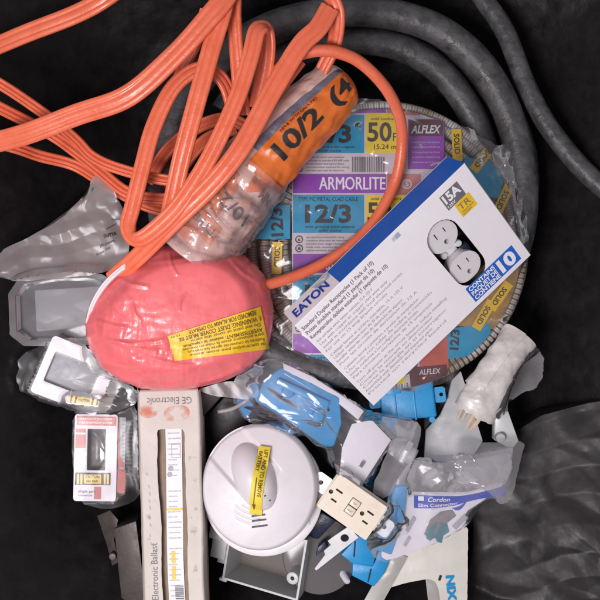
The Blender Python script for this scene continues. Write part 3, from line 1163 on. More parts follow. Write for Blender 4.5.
# ------------------------------------------------------------------ white receptacle carton (upper right)
A_, B_, C_ = P(293, 328, 80), P(463, 165, 80), P(374, 406, 22)
ex = (B_ - A_)
BX = from_axes(C_, ex, A_ - C_)
BW, BH, BD = ex.length, (A_ - C_).length, 34
box = thing('receptacle_carton', 'white carton with blue edge and an oval window showing an outlet', 'carton', P(410, 290, 10))
mb = MB()
wc, wv = .685 * BW, .60 * BH        # window centre
hole = stadium(BW * .735, BH * .49, .02, -1, 22, 17.5, 12)
panel(mb, BX, [(0.8, 0.8), (BW - .8, .8), (BW - .8, BH - .8), (.8, BH - .8)], [hole], .9, 0, 1)
# the four sides and the back, a little rounded at the long edges
E = [(0, 0), (BW, 0), (BW, BH), (0, BH)]
E2 = [(0.8, 0.8), (BW - .8, .8), (BW - .8, BH - .8), (.8, BH - .8)]
for k in range(4):
    a, b = E[k], E[(k + 1) % 4]
    a2, b2 = E2[k], E2[(k + 1) % 4]
    mb.add([BX(*a2, 0), BX(*b2, 0), BX(*b, -.8), BX(*a, -.8)], [[0, 1, 2, 3][::-1]], 0)
    mb.add([BX(*a, -.8), BX(*b, -.8), BX(*b, -BD), BX(*a, -BD)], [[0, 1, 2, 3][::-1]], 0)
mb.add([BX(*e, -BD) for e in E], [[0, 1, 2, 3][::-1]], 0)
mb.build('carton', ['card_white', 'card_inside'], box, angle=50)
# blue edge band on the tilted long side
mb = MB()
sd = lambda u, w: BX(u, BH + .25, -w)
mb.add([sd(BW * .265, .4), sd(BW - .2, .4), sd(BW - .2, BD - 1.5), sd(BW * .265, BD - 1.5)], [[0, 1, 2, 3]])
mb.build('blue_band', 'card_blue', box)
# printing
pr = MB()
ff = lambda u, v: BX(u, v, .22)
fs_ = lambda u, v: BX(u, BH + .5, -v)        # on the tilted side face, v up towards its far edge
text(pr, 'EATON', fs_, 6, 9, 14, 0, .025, width=42)
for k, (s, w) in enumerate((('Standard Duplex Receptacles (1 Pack of 10)', 88), ('Prises doubles standard (1 paquet de 10)', 84), ('Receptaculos dobles estandar (1 paquete de 10)', 96))):
    text(pr, s, ff, 2.5, BH - 9.5 - 6.4 * k, 4.0, 1, .012, width=w)
ln = ['Side and back wired, tamper resistant, 15 A 125 V', 'Use with copper or copper clad wire only', 'Install in accordance with local electrical codes', 'For use on 15 amp branch circuits',
      'Cablage lateral et arriere, inviolable, 15 A 125 V', 'Utiliser seulement avec du fil de cuivre', 'Installer selon les codes de electricite en vigueur', 'Pour les circuits de derivation de 15 A',
      'Cableado lateral y posterior, a prueba de manipulacion', 'Use solo con cable de cobre o revestido', 'Instale conforme a los codigos electricos locales', 'Para circuitos derivados de 15 amperios',
      'Turn off power at the circuit breaker before installing', 'Coupez le courant au disjoncteur', 'Corte la energia en el interruptor', 'Assembled with domestic and imported parts', 'Printed on recycled board']
v = BH - 29
for k, s in enumerate(ln):
    if k in (4, 8, 12):
        v -= 2.2
    text(pr, s, ff, 4 + (k % 3) * .3, v, 2.9, 2, 0.004, width=(70 + 37 * ((k * 7) % 5) / 5 + (18 if k > 7 else 0)))
    v -= 4.75
# blue count panel
cu0, cu1, cv0, cv1 = BW * .665, BW * .665 + 61, 5.5, 25
pr.add([BX(cu0, cv0, .2), BX(cu1, cv0, .2), BX(cu1, cv1, .2), BX(cu0, cv1, .2)], [[0, 1, 2, 3]], 3)
f3 = lambda u, v: BX(u, v, .42)
for k, s in enumerate(('CONTAINS', 'PAQUET DE', 'CONTIENE')):
    text(pr, s, f3, cu0 + 2, cv1 - 6.2 - 5.9 * k, 4.4, 4, .03, width=33)
text(pr, '10', f3, cu0 + 38, cv0 + 3, 13.5, 4, .05, width=20)
# 15 A and TR squares
for (a, b, c2, d, mi) in ((BW - 38, BH - 24, BW - 16, BH - 7.5, 5), (BW - 31, BH - 40, BW - 13, BH - 24.2, 6)):
    pr.add([BX(a, b, .2), BX(c2, b, .2), BX(c2, d, .2), BX(a, d, .2)], [[0, 1, 2, 3]], mi)
text(pr, '15A', f3, BW - 36.5, BH - 17.5, 8.5, 4, .04, width=19)
text(pr, '125V', f3, BW - 36.5, BH - 22.6, 3.0, 4, .02, width=9)
text(pr, 'TR', f3, BW - 29, BH - 33, 6.2, 5, .0, width=13)
text(pr, 'Tamper Resistant', f3, BW - 29, BH - 36, 1.8, 5, .0, width=14)
text(pr, 'Inviolable', f3, BW - 29, BH - 38.6, 1.8, 5, .0, width=10)
mb_s = stadium(BW * .40, BH * .90, .9, .2, 3, 1.6, 5)
pr.build('printing', ['ink_blue', 'ink_grey', 'ink_light', 'card_blue', 'ink_white', 'ink_grey', 'yellow'], box, angle=60)
mb = MB()
mb.add([BX(35, BH + .8, -BD + 3), BX(56, BH + .8, -BD + 3), BX(54, BH + .8, -BD + 13), BX(38, BH + .8, -BD + 13)], [[0, 1, 2, 3]])
mb.build('smear', 'grey_smear', box, solid=False)
mb = MB()
mb.add([BX(BW * .55, BH - 3, .5), BX(BW * .55 + 9, BH - 3, .5), BX(BW * .55 + 9, BH - 8, .5), BX(BW * .55, BH - 8, .5)], [[0, 1, 2, 3]])
mb.build('smear', 'grey_smear', box, solid=False)
# outlet seen through the window
rec_t = thing('duplex_outlet', 'white duplex outlet seen through the oval window of the white carton', 'wall outlet', P(440, 250, 20))
rec = MB()
wx, wy = BW * .735, BH * .49
fbox(rec, BX, wx - 30, wy - 48, wx + 30, wy + 44, -33, -24, .5, 1)
for sy in (22, -20):
    c_ = stadium(wx - 1, wy + sy, 1, 0, 2.5, 14.5, 12)
    fr2 = from_axes(BX(0, 0, -3.5), BX.x, BX.y)
    g1 = rrect(wx - 6.2, wy + sy + 0.5, wx - 4.8, wy + sy + 8, .5, 2)
    g2 = rrect(wx + 4.4, wy + sy + 1, wx + 5.8, wy + sy + 7, .5, 2)
    g3 = [(wx + 2.6 * math.cos(a), wy + sy - 7 + 2.6 * math.sin(a)) for a in [2 * math.pi * k / 12 for k in range(12)]]
    panel(rec, fr2, c_, [g1, g2, g3], 12, 0)
fbox(rec, BX, wx - 6, wy - 4.5, wx + 6, wy + 6.5, -22, -12, .8, 2)
lathe(rec, from_axes(BX(wx + 9, wy + 1, 0), BX.x, BX.y), [(0.1, -8), (3, -8.2), (3.6, -9.5), (3.6, -18)], 14, 2)
lathe(rec, from_axes(BX(wx - 9, wy + 1, 0), BX.x, BX.y), [(0.1, -9), (3, -9.2), (3.6, -10.5), (3.6, -18)], 14, 2)
fbox(rec, BX, wx + 9, wy - 30, wx + 16, wy - 4, -20, -9, .8, 3)
fbox(rec, BX, wx + 10, wy + 6, wx + 17, wy + 28, -20, -9, .8, 1)
rec.build('outlet_body', ['white_plastic', 'dark', 'steel', 'navy'], rec_t)

# ------------------------------------------------------------------ ballast carton
bal = thing('ballast_carton', 'long worn cream carton with a cut-out window and upside-down lettering', 'carton', P(170, 500, -30))
BF = Fr(171, 500, 12, 1.6, 0, 0)
x0, x1, y0, y1 = -27, 28.5, -150, 107
mb = MB()
wob = lambda y, s: 1.1 * noise.noise(Vector((y * .02, s, 1))) + .5 * noise.noise(Vector((y * .09, s, 3)))
NO = 40
outer = [(x0 + wob(y0 + (y1 - y0) * k / NO, 0), y0 + (y1 - y0) * k / NO) for k in range(NO + 1)][::-1] + \
        [(x1 + wob(y0 + (y1 - y0) * k / NO, 5), y0 + (y1 - y0) * k / NO) for k in range(NO + 1)]
hl = [(-12 + wob(-140 + 205 * k / NO, 9) * 1.6 - (1 - k / NO) * -2, -140 + 205 * k / NO) for k in range(NO + 1)]
hr = [(15 + wob(-140 + 205 * k / NO, 13) * 1.6, -140 + 205 * k / NO) for k in range(NO + 1)]
hole = hr[:-1] + [(15, 66), (13.5, 69), (11, 70), (-8, 70), (-11, 69), (-12, 66)] + hl[:-1][::-1]
panel(mb, BF, outer[::-1], [hole], 1.3, 0, 1)
# rolled edges, side walls, end
for side, xs in ((0, x0), (1, x1)):
    sgn = -1 if side == 0 else 1
    s_ = 0 if side == 0 else 5
    lean = 9 if side == 0 else -1
    rows = [(0, 0), (1.2, -.6), (2, -2), (2 + lean * .3, -14), (2 + lean, -38)]
    vs, fs = [], []
    for k in range(NO + 1):
        y = y0 + (y1 - y0) * k / NO
        for (du, w) in rows:
            vs.append(BF(xs + wob(y, s_) + sgn * du, y, w + (wob(y, 20 + side) if w < -5 else 0)))
    R_ = len(rows)
    for k in range(NO):
        for r in range(R_ - 1):
            q = [k * R_ + r, (k + 1) * R_ + r, (k + 1) * R_ + r + 1, k * R_ + r + 1]
            fs.append(q if side else q[::-1])
    mb.add(vs, fs, 0)
rows = [(0, 0), (1.2, -.6), (2, -2), (3, -36)]
grid(mb, lambda u, v: BF(x0 - 1 + (x1 - x0 + 2) * u, y1 + rows[min(3, int(v * 3 + .01))][0], rows[min(3, int(v * 3 + .01))][1]), 6, 3)
mb.add([BF(x0 - 6, y0, -38), BF(x1 + 2, y0, -38), BF(x1 + 2, y1, -38), BF(x0 - 6, y1, -38)], [[3, 2, 1, 0]], 1)
mb.build('carton', ['cardboard', 'card_inside'], bal, angle=45)
mb = MB()
fbl = lambda u, v: BF(u, v, .3)
fup = lambda u, v: BF(-u, -v, .3)
text(mb, 'GE Electronic', fup, -23, -101, 6.6, 0, .0, width=44)
mb.build('title_print', ['ink_grey'], bal)
mb = MB()
fve = lambda u, v: BF(-v, u, .3)
text(mb, 'Electronic Ballast', fve, -98, 15, 6.4, 0, 0, width=56)
mb.build('edge_print', ['ink_grey'], bal)
mb = MB()
fvs = lambda u, v: BF(-31.5 - .3 * (v), u, -8 + v)
oo = [BF(x0 - 2.6 - .9 + .0 * math.cos(a), 78 + 10 * math.cos(a), -7.5 + 4.2 * math.sin(a)) for a in [2 * math.pi * k / 20 for k in range(20)]]
for (u, v, l) in ((12, 20.5, 3), (5, 19.8, 3.5), (-2, 20.4, 3), (-9, 20, 4), (-18, 20.5, 3), (-26, 20, 3.5), (-36, 20.6, 3), (-44, 20, 3)):
    mb.add([fve(u, v), fve(u + l, v + .9), fve(u + l, v + 1.7), fve(u, v + .8)], [[0, 1, 2, 3]], 0)
mb.build('scratch_marks', ['ink_light'], bal)
for (a, b, c2, d) in ((-4, 76, 20, 94), (-24.5, 80, -15, 98)):
    mb = MB()
    fbx = lambda u, v: BF(u, v, .45)
    pts = stadium((a + c2) / 2, (b + d) / 2, 1, .1, abs(c2 - a) * .22, (d - b) * .42, 8)
    mb.add([fbx(*p) for p in pts], [list(range(len(pts)))])
    mb.build('smear', 'stain', bal, solid=False)
mb = MB()
mb.add([BF(x0 + 2, y0 + 2, .5), BF(-13, y0 + 2, .5), BF(-13, 70, .5), BF(x0 + 2, 70, .5)], [[0, 1, 2, 3]])
mb.add([BF(18, y0 + 2, .5), BF(x1 - 2, y0 + 2, .5), BF(x1 - 2, 70, .5), BF(18, 70, .5)], [[0, 1, 2, 3]])
mb.build('scuffs', 'dirt', bal, solid=False)
# the ballast inside, with its printed label
bat = thing('lamp_ballast', 'narrow ballast with printed white label inside the long cream carton', 'ballast', P(170, 500, -25))
bl = MB()
fbox(bl, BF, -20, y0 + 6, 20, 92, -36, -7, 1.5, 0)
mb = bl
mb.build('ballast_body', 'card_inside', bat)
bl = MB()
fl_ = lambda u, v: BF(u + .8 * math.sin(v * .03), v, -6.7 + .6 * math.sin(v * .06) + .5)
grid(bl, lambda u, v: fl_(-5.5 + 16 * u, y0 + 8 + 218 * v), 4, 40)
flt = lambda u, v: BF(u + .8 * math.sin(v * .03), v, -6.7 + .6 * math.sin(v * .06) + .75)
rr = random.Random(5)
for k in range(34):
    v = 64 - k * 5.2
    if 8 < k < 11 or 20 < k < 22:
        continue
    text(bl, FILL[k % 8], flt, -4 + rr.random(), v, 1.7, 1, 0, width=8 + 5 * rr.random())
for (v0, v1, u0, u1) in ((40, 54, 0, 9), (-12, -9.8, -5.4, 10.4), (-64, -52, -1.5, 2.5), (-80, -67, -1.5, 2.5)):
    if v0 == 40:
        for a, b, c2, d in ((u0, v0, u1, v0 + .6), (u0, v1 - .6, u1, v1), (u0, v0, u0 + .6, v1), (u1 - .6, v0, u1, v1)):
            bl.add([flt(a, b), flt(c2, b), flt(c2, d), flt(a, d)], [[0, 1, 2, 3]], 1)
    else:
        bl.add([flt(u0, v0), flt(u1, v0), flt(u1, v1), flt(u0, v1)], [[0, 1, 2, 3]], 2)
for k, (cx, cy) in enumerate(((-1, 30), (-2, 24))):
    pts = [(cx + 2.6 * math.cos(a), cy + 2.6 * math.sin(a)) for a in [2 * math.pi * q / 16 for q in range(16)]]
    bl.add([flt(*p) for p in pts], [list(range(16))], 1)
x = -86
while x > -112:
    w = rr.choice((.5, .9, 1.3))
    bl.add([flt(1, x - w), flt(9.5, x - w), flt(9.5, x), flt(1, x)], [[0, 1, 2, 3]], 3)
    x -= w + rr.choice((.5, .9))
bl.build('ballast_label', ['card_white', 'ink_light', 'yellow', 'ink_grey'], bat)

# ------------------------------------------------------------------ white smoke alarm
sa = thing('smoke_alarm', 'white round smoke alarm with a yellow pull tab and black vent slots', 'smoke alarm', P(262, 493, -20))
SF = Fr(259, 487, 12, 0, -6, -5)
RX, RY = 57.5, 61.5
band_d = Vector((.70, -.71))
band_n = Vector((.71, .70))


def sstep(a, b, x):
    t = max(0, min(1, (x - a) / (b - a)))
    return t * t * (3 - 2 * t)


def alarm_h(u, v):
    r = math.hypot(u / RX, v / RY)
    h = 7.5 * (1 - r * r) + 2.0
    if r > .93:
        h -= 5 * ((r - .93) / .07) ** 2
    # wide flat channel from the rim to the middle
    c = u * .71 + v * .70
    l = u * .70 - v * .71
    ch = sstep(-17, -13, c) * (1 - sstep(26, 30, c)) * (1 - sstep(-6, 6, l - 6 + abs(c - 6) * .25))
    h -= 3.2 * ch
    # long smooth bump under the tab
    a_ = math.radians(-66)
    uu, vv = u + 4, v - 11
    p, q = uu * math.cos(a_) + vv * math.sin(a_), -uu * math.sin(a_) + vv * math.cos(a_)
    e = (p / 34) ** 2 + (q / 20) ** 2
    if e < 1:
        h += 19 * (1 - e) ** .65
    # fine sound grooves near the slots
    rr_ = math.hypot(u + 1, v - 4)
    if v < -16 and -26 < u < 3 and 22 < rr_ < 40:
        h -= .5 * max(0, math.sin(rr_ * 1.35)) * sstep(-26, -20, u)
    return h


mb = MB()
NR, NT = 120, 260
vs = [SF(0, 0, alarm_h(0, 0))]
for i in range(1, NR + 1):
    for k in range(NT):
        a = 2 * math.pi * k / NT
        u, v = RX * i / NR * math.cos(a), RY * i / NR * math.sin(a)
        vs.append(SF(u, v, alarm_h(u, v)))
fs = [[0, 1 + k, 1 + (k + 1) % NT] for k in range(NT)]
for i in range(NR - 1):
    for k in range(NT):
        a, b = 1 + i * NT + k, 1 + i * NT + (k + 1) % NT
        fs.append([a, a + NT, b + NT, b])
mb.add(vs, fs)
lathe(mb, SF, [(1, -3), (1, -14), (.97, -16)], 96, su=RX, sv=RY)
mb.build('cover', 'white_plastic', sa, angle=50)
mb = MB()
SB = Fr(262.5, 492.5, -6, 0, -6, -5)
lathe(mb, SB, [(.9, 2), (.97, 1.6), (1, 0), (1, -9), (.98, -11), (.6, -12)], 96, su=61, sv=62.5)
fbox(mb, SB, 44.5, -31, 48, -26, -4, 3.4, .5)
mb.build('base', 'rim_white', sa)
mb = MB()
for (px, py, w, an, t) in ((259.8, 513.4, 14, 8, 1.9), (260.3, 518.2, 14.5, 8, 1.9), (260.8, 524, 16, 8, 1.9), (270.2, 495, 8, -52, 1.8)):
    u0, v0 = (px - 259) * .985, -(py - 487) * .985
    a = math.radians(an)
    pts = stadium(u0, v0, math.cos(a), math.sin(a), w / 2 - t / 2, t / 2, 5)
    n = len(pts)
    prism(mb, [SF(x, y, alarm_h(x, y) + .25) for x, y in pts], SF.z * -2, 0)
mb.build('vent_slots', 'dark', sa, solid=False)
mb = MB()
tq = [(251, 511.5), (263.2, 513.3), (271.8, 447), (260.3, 445.3)]


def tabfn(l):
    def fn(u, v):
        a, b = u / 12, v / 66
        x = (1 - a) * (1 - b) * tq[0][0] + a * (1 - b) * tq[1][0] + a * b * tq[2][0] + (1 - a) * b * tq[3][0]
        y = (1 - a) * (1 - b) * tq[0][1] + a * (1 - b) * tq[1][1] + a * b * tq[2][1] + (1 - a) * b * tq[3][1]
        U, V = (x - 259) * .985, -(y - 487) * .985
        c0 = alarm_h((tq[0][0] + tq[1][0] - 518) / 2, -(y - 487))
        return SF(U, V, max(alarm_h(U, V), 8.5 + 7.5 * math.sin(math.pi * min(1, max(0, (b * 1.0)))) ** .8) + 1.0 + l)
    return fn


grid(mb, lambda u, v: tabfn(0)(u * 12, v * 66), 8, 40)
ft = tabfn(.35)
fv_ = lambda u, v: ft(v, 66 - u)          # text runs down the tab
text(mb, 'LIFT AND TO REMOVE', lambda u, v: ft(6.6 + v, 63 - u), 0, 0, 3.6, 1, .02, width=44)
text(mb, 'BATTERY', lambda u, v: ft(1.6 + v, 61 - u), 0, 0, 3.4, 1, .02, width=18)
for poly in [[(3.6, a + 3.2), (4.7, a + 3.2), (4.7, a), (3.6, a)] for a in range(10, 36, 3)] + ([[(2.2, 11), (6.1, 11), (4.15, 4)]]):
    mb.add([ft(*p) for p in poly], [list(range(len(poly)))], 1)
mb.build('pull_tab', ['yellow_pale', 'ink_brown'], sa)

# ------------------------------------------------------------------ grey junction box under the alarm
jb = thing('junction_box', 'open light grey plastic junction box under the white alarm', 'junction box', P(262, 565, -70))
JF = Fr(264, 560, -22, -9, 4, -17)
mb = MB()
w2, h2, t, dp = 42, 32, 2.2, 42
o_ = [(-w2, -h2), (w2, -h2), (w2, h2), (-w2, h2)]
i_ = [(-w2 + t, -h2 + t), (w2 - t, -h2 + t), (w2 - t, h2 - t), (-w2 + t, h2 - t)]
vs = [JF(x, y, 0) for x, y in o_] + [JF(x, y, 0) for x, y in i_] + [JF(x * .97, y * .97, -dp) for x, y in o_] + [JF(x * .95, y * .95, -dp + t) for x, y in i_]
fs = []
for k in range(4):
    q = (k + 1) % 4
    fs += [[k, q, 4 + q, 4 + k], [k, 8 + k, 8 + q, q], [4 + k, 4 + q, 12 + q, 12 + k]]
fs.append([11, 10, 9, 8])
mb.add(vs, fs, 0)
mb.add(vs, [[12, 13, 14, 15]], 1)  # floor in a darker brownish tone than the walls
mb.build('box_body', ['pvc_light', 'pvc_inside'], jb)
for (u, v) in ((-33, 22), (33, -10)):
    mb = MB()
    fq = from_axes(JF(u, v, 0), JF.x, JF.y)
    lathe(mb, fq, [(2.2, -12), (2.2, 1.2), (4.6, 1.6), (6.2, .8), (6.6, -1), (7.5, -38)], 24, cap=False)
    mb.build('screw_boss', 'pvc_light', jb)
mb = MB()
fbox(mb, JF, -w2 - 17, -12, -w2 - .3, 20, -5, 1, 1.0)
fbox(mb, JF, -w2 - 20, 9, -w2 - 6, 23, 1.2, 5, .8)
fbox(mb, JF, -w2 - 10, -18, -w2 - .3, -6.4, -16, -4, 1.0)
fbox(mb, JF, -w2 - 3.5, -h2 - 3, -w2 + 5, -h2 + .5, -14, -.4, 1)
mb.build('mounting_ear', 'pvc_light', jb)

# ------------------------------------------------------------------ smoky lid, dark box beneath
mb = MB()
LF = Fr(320, 556, -30, 0, 0, 0)
lathe(mb, LF, [(38, -6), (39, -3), (38, 0), (30, 2.5), (15, 4), (.2, 4.5)], 64, su=1, sv=1.05, cap=False)
o = mb.build('plastic_lid', 'smoky', solid=True)
tag(o, 'smoky round plastic lid between the open grey box and the lower blue block', 'lid')

# ------------------------------------------------------------------ ivory gfci outlet
gf = thing('ivory_outlet', 'ivory rectangular wall outlet with two sockets and middle buttons', 'wall outlet', P(352, 507, -20))
GF = Fr(352.5, 507, 16, -34.5, 2, -3)
mb = MB()
gw, gh = 29, 19.5
holes = []
for s in (-1, 1):
    cx = s * 18.5
    holes.append(rrect(cx - 4.5, 4.2, cx + 3.2, 6.2, .4, 2))
    holes.append(rrect(cx - 3.2, -6.4, cx + 3.2, -4.4, .4, 2))
    gx = cx - 9 * (1 if s < 0 else -.95) * (1 if s < 0 else -1) * -1
    gx = cx + 7.2 * (-1)
    holes.append([(gx + 2.3 * math.cos(a), .2 + 2.3 * math.sin(a)) for a in [2 * math.pi * k / 12 for k in range(12)]])
holes.append(rrect(-5.2, -8.5, 5.4, 8.5, .8, 3))
panel(mb, GF, rrect(-gw, -gh, gw, gh, 2.2), holes, 5, 0)
fbox(mb, GF, -gw - 1.2, -gh - 1.2, gw + 1.2, gh + 1.2, -12, -4, 1.2, 0)
mb.build('face', 'ivory', gf)
mb = MB()
fbox(mb, GF, -28, -18, 28, 18, -4.2, -3.7, 0, 0)
mb.build('socket_depth', 'dark', gf)
for (v0, v1) in ((.5, 7.9), (-7.9, -.5)):
    mb = MB()
    fbox(mb, GF, -4.6, v0, 4.8, v1, -4.5, .9, .7)
    mb.build('button', 'ivory', gf)
mb = MB()
text(mb, 'TEST', lambda u, v: GF(u, v, .95), -2.6, 3.2, 1.7, 0, .02, width=5)
text(mb, 'RESET', lambda u, v: GF(u, v, .95), -3, -5.2, 1.7, 0, .02, width=6)
for s in (-1, 1):
    pass
mb.build('lettering', 'ink_grey', gf)
mb = MB()
fbox(mb, GF, -26, -16, 26, 16, -34, -12.3, 1.5)
mb.build('back_body', 'ivory', gf)
for s in (-1, 1):
    mb = MB()
    pts = rrect(s * 37 - 9, -9, s * 37 + 9, 9, 4)
    hl_ = [(s * 38 + 2.4 * math.cos(a), 2.4 * math.sin(a)) for a in [2 * math.pi * k / 14 for k in range(14)]]
    panel(mb, from_axes(GF(0, 0, -9), GF.x, GF.y), pts, [hl_], 1.2)
    mb.build('mounting_strap', 'steel', gf)

# ------------------------------------------------------------------ steel strap, blue blocks, dark navy bits
mb = MB()
KF = Fr(335, 546, 2, 42, 6, -10)
outl = [(-32, -8), (24, -8), (24, 7), (4, 8.5), (-2, 8.5), (-2.5, 3.4), (-12, 3), (-14, -1), (-32, -5.5)]
hl_ = [(13 + 4.2 * math.cos(a), .2 + 4.2 * math.sin(a)) for a in [2 * math.pi * k / 24 for k in range(24)]]
panel(mb, KF, outl, [hl_], 1.6)
sl = [(.0, -1.2)]
o = mb.build('steel_strap', 'steel')
tag(o, 'shiny zinc mounting strap with round hole below the ivory outlet', 'bracket')

def blue_box(name, label, fr, w, h, d, ears=True, open_top=False, group='blue plastic outlet boxes'):
    t_ = thing(name, label, 'outlet box', fr(0, 0, -d), group)
    m_ = MB()
    if open_top:
        o2 = rrect(-w, -h, w, h, 3)
        i2 = rrect(-w + 2, -h + 2, w - 2, h - 2, 2)
        n = len(o2)
        vs = [fr(x, y, 0) for x, y in o2] + [fr(x, y, 0) for x, y in i2] + [fr(x * .97, y * .97, -d) for x, y in o2] + [fr(x * .96, y * .96, -d + 2) for x, y in i2]
        fs = []
        for k in range(n):
            q = (k + 1) % n
            fs += [[k, q, n + q, n + k], [k, 2 * n + k, 2 * n + q, q], [n + k, n + q, 3 * n + q, 3 * n + k]]
        fs += [list(range(3 * n, 4 * n)), list(range(2 * n, 3 * n))[::-1]]
        m_.add(vs, fs)
    else:
        fbox(m_, fr, -w, -h, w, h, -d, 0, 2.2, seg=3)
        for k in (-.45, 0.25):
            fbox(m_, fr, w * k - 1, -h - 1.2, w * k + 1, h + 1.2, -d + 3, 1.1, .5)
        fbox(m_, fr, -w + 6, h * .25, -w + 22, h * .8, -2, 1.0, .5)
    m_.build('box_body', 'box_blue', t_)
    if ears:
        for s in (-1, 1):
            m_ = MB()
            pts = rrect(s * (w + 5.5) - 6, -8, s * (w + 5.5) + 6, 8, 3)
            hh = [(s * (w + 7) + 2 * math.cos(a), 2 * math.sin(a)) for a in [2 * math.pi * k / 12 for k in range(12)]]
            panel(m_, from_axes(fr(0, 0, -4), fr.x, fr.y), pts, [hh], 2)
            m_.build('mounting_ear', 'box_blue', t_)
            m_ = MB()
            lathe(m_, from_axes(fr(s * (w - 5), -h - 2.5, 0), fr.x, fr.y), [(3, -2), (3.4, -3), (3.4, -d + 3)], 14)
            m_.build('nail_boss', 'box_blue', t_)
    return t_


bb = thing('blue_outlet_box', 'small blue plastic block with a step below the ivory outlet', 'outlet box', P(362, 563, -60), 'blue plastic outlet boxes')
mb = MB()
pxprism(mb, [(361, 533), (378, 548), (373, 566), (353, 564), (341, 555)], -14, 30, 1.2)
mb.build('box_body', 'box_blue', bb)
mb = MB()
pxprism(mb, [(353, 563), (373, 566), (379, 551), (392, 555), (384, 574), (374, 587), (352, 576)], -20, 30, 1.2)
for (x, y) in ((365, 566), (379, 572)):
    pass
mb.build('clamp_step', 'box_blue', bb)
mb = MB()
for a, b in (((355, 541), (354, 557)), ((371, 569), (368, 582))):
    pa, pb = P(*a, -13.4), P(*b, -13.4)
    if a[0] > 360:
        pa, pb = P(*a, -19.4), P(*b, -19.4)
    sweep(mb, [pa, pb], circ(.7, 6))
mb.build('seam_line', 'navy', bb)

mb = MB()
pxprism(mb, [(303, 516), (322, 512), (336, 521), (318, 540), (305, 536)], [-18, -14, -12, -20, -24], 25, 2)
pxprism(mb, [(318, 547), (325, 541), (329, 548), (316, 556)], -10, 10, 1)
o = mb.build('navy_plastic_piece', 'navy')
tag(o, 'dark navy plastic piece between white alarm and steel strap', 'plastic piece')

wn = MB()
WF = Fr(346, 579, -22, 0, 25, 20)
lathe(wn, WF, [(.3, 5), (2.6, 4.6), (3.4, 2), (3.8, -5), (4.0, -9)], 18)
o = wn.build('wire_nut', 'white_plastic')
tag(o, 'tiny white plastic cap beside the lower blue block', 'cap')

# ------------------------------------------------------------------ blue box below the white carton
T = Fr(407, 398, -24, 6, -4, -8)
blue_box('blue_outlet_box', 'blue plastic outlet box under the lower corner of the white carton', T, 28, 22, 40, ears=True)

# ------------------------------------------------------------------ grey panels right
gp = thing('grey_box_cover', 'wide smooth grey plastic cover leaning beside the white crumpled bag', 'box cover', P(450, 420, -70))
mb = MB()
pxprism(mb, [(461, 371), (483, 441), (470, 462), (424, 462), (426, 430), (440, 415), (447, 400), (452, 380)], [-14, -14, -22, -34, -40, -38, -32, -22], 4, 1)
mb.build('front_plate', 'pvc', gp)
mb = MB()
pxprism(mb, [(441, 380), (456, 368), (452, 386), (445, 402), (438, 414), (425, 430), (424, 410)], [-42, -26, -36, -42, -48, -54, -56], 6, 1)
mb.build('shaded_side', 'dark_steel', gp)  # dark colour puts the shade on the cover's left side
mb = MB()
pxprism(mb, [(495, 414), (508, 410), (519, 441), (512, 450), (494, 440)], [-24, -22, -22, -26, -28], 12, 1.5)
lathe(mb, Fr(501, 438, -20, 0, 0, 0), [(.2, 1), (4, .8), (5, -.4), (5, -8)], 18)
o = mb.build('grey_conduit_end', 'pvc_light')
tag(o, 'small grey plastic end piece under the white crumpled bag', 'plastic fitting')

# paper bundle, right edge
wb = thing('paper_bundle', 'whitish paper roll in torn clear film with ragged ends near the bin side', 'bundle', P(502, 382, -50))
cw, cw2 = make_crumple(81, 22, 3.0, 4), make_crumple(83, 9, 1.0, 5)
bp = [P(*a) for a in cr([(473, 412, -10), (483, 396, -6), (496, 373, -4), (508, 353, -4), (520, 336, -8)], 14)]
mb = MB()
NB = len(bp)


def bundle_pt(u, v, grow=0.0):
    f = u * (NB - 1)
    i = min(NB - 2, int(f))
    c = bp[i].lerp(bp[i + 1], f - i)
    T = (bp[i + 1] - bp[i]).normalized()
    N = (Vector((0, 0, 1)) - T * T.z).normalized()
    B = T.cross(N)
    a = (v - .5) * 5.2
    r = 17.5 + 2.5 * math.sin(u * 5 + 1) + 3.0 * v + cw(u * 90, v * 70) + cw2(u * 90, v * 70) - 2 + grow
    rag = 5 * noise.noise(Vector((v * 14, 2, 3))) if u < .02 else 0
    return c + T * rag + N * (r * .80 * math.cos(a)) + B * (r * math.sin(a))


grid(mb, bundle_pt, 70, 60)
grid(mb, lambda u, v: bundle_pt(.30 + .7 * u, .02 + .42 * v + .06 * u, 2.4), 40, 24)
mb.build('rolled_paper', 'crumple', wb, angle=20)
mb = MB()
T0 = (bp[1] - bp[0]).normalized()
B0 = T0.cross(Vector((0, 0, 1)))
rs = random.Random(9)
for k in range(11):
    o0 = bp[3] + B0 * rs.uniform(-14, 13) + Vector((0, 0, rs.uniform(-3, 9)))
    L_ = rs.uniform(12, 30)
    e0 = o0 - T0 * L_ + B0 * rs.uniform(-3, 3) + Vector((0, 0, -rs.uniform(0, 3)))
    sweep(mb, [o0, o0.lerp(e0, .5) + Vector((0, 0, 1)), e0], flat_prof(rs.uniform(2, 4), 1.4, 12), scale=[1, .9, .25])
mb.build('ragged_fringe', 'wood', wb, angle=60)
mb = MB()
cw3 = make_crumple(85, 20, 5, 4)
drape(mb, [(489, 414), (498, 392), (512, 366), (526, 348), (540, 346), (552, 358), (552, 378), (544, 392), (530, 396), (514, 408), (502, 420)], -10, clear=2.0, rings=26, n=120, iters=50, cr_=cw3, floor=-40, seed=31, jit=2)
mb.build('torn_film', 'milky', wb, angle=24)

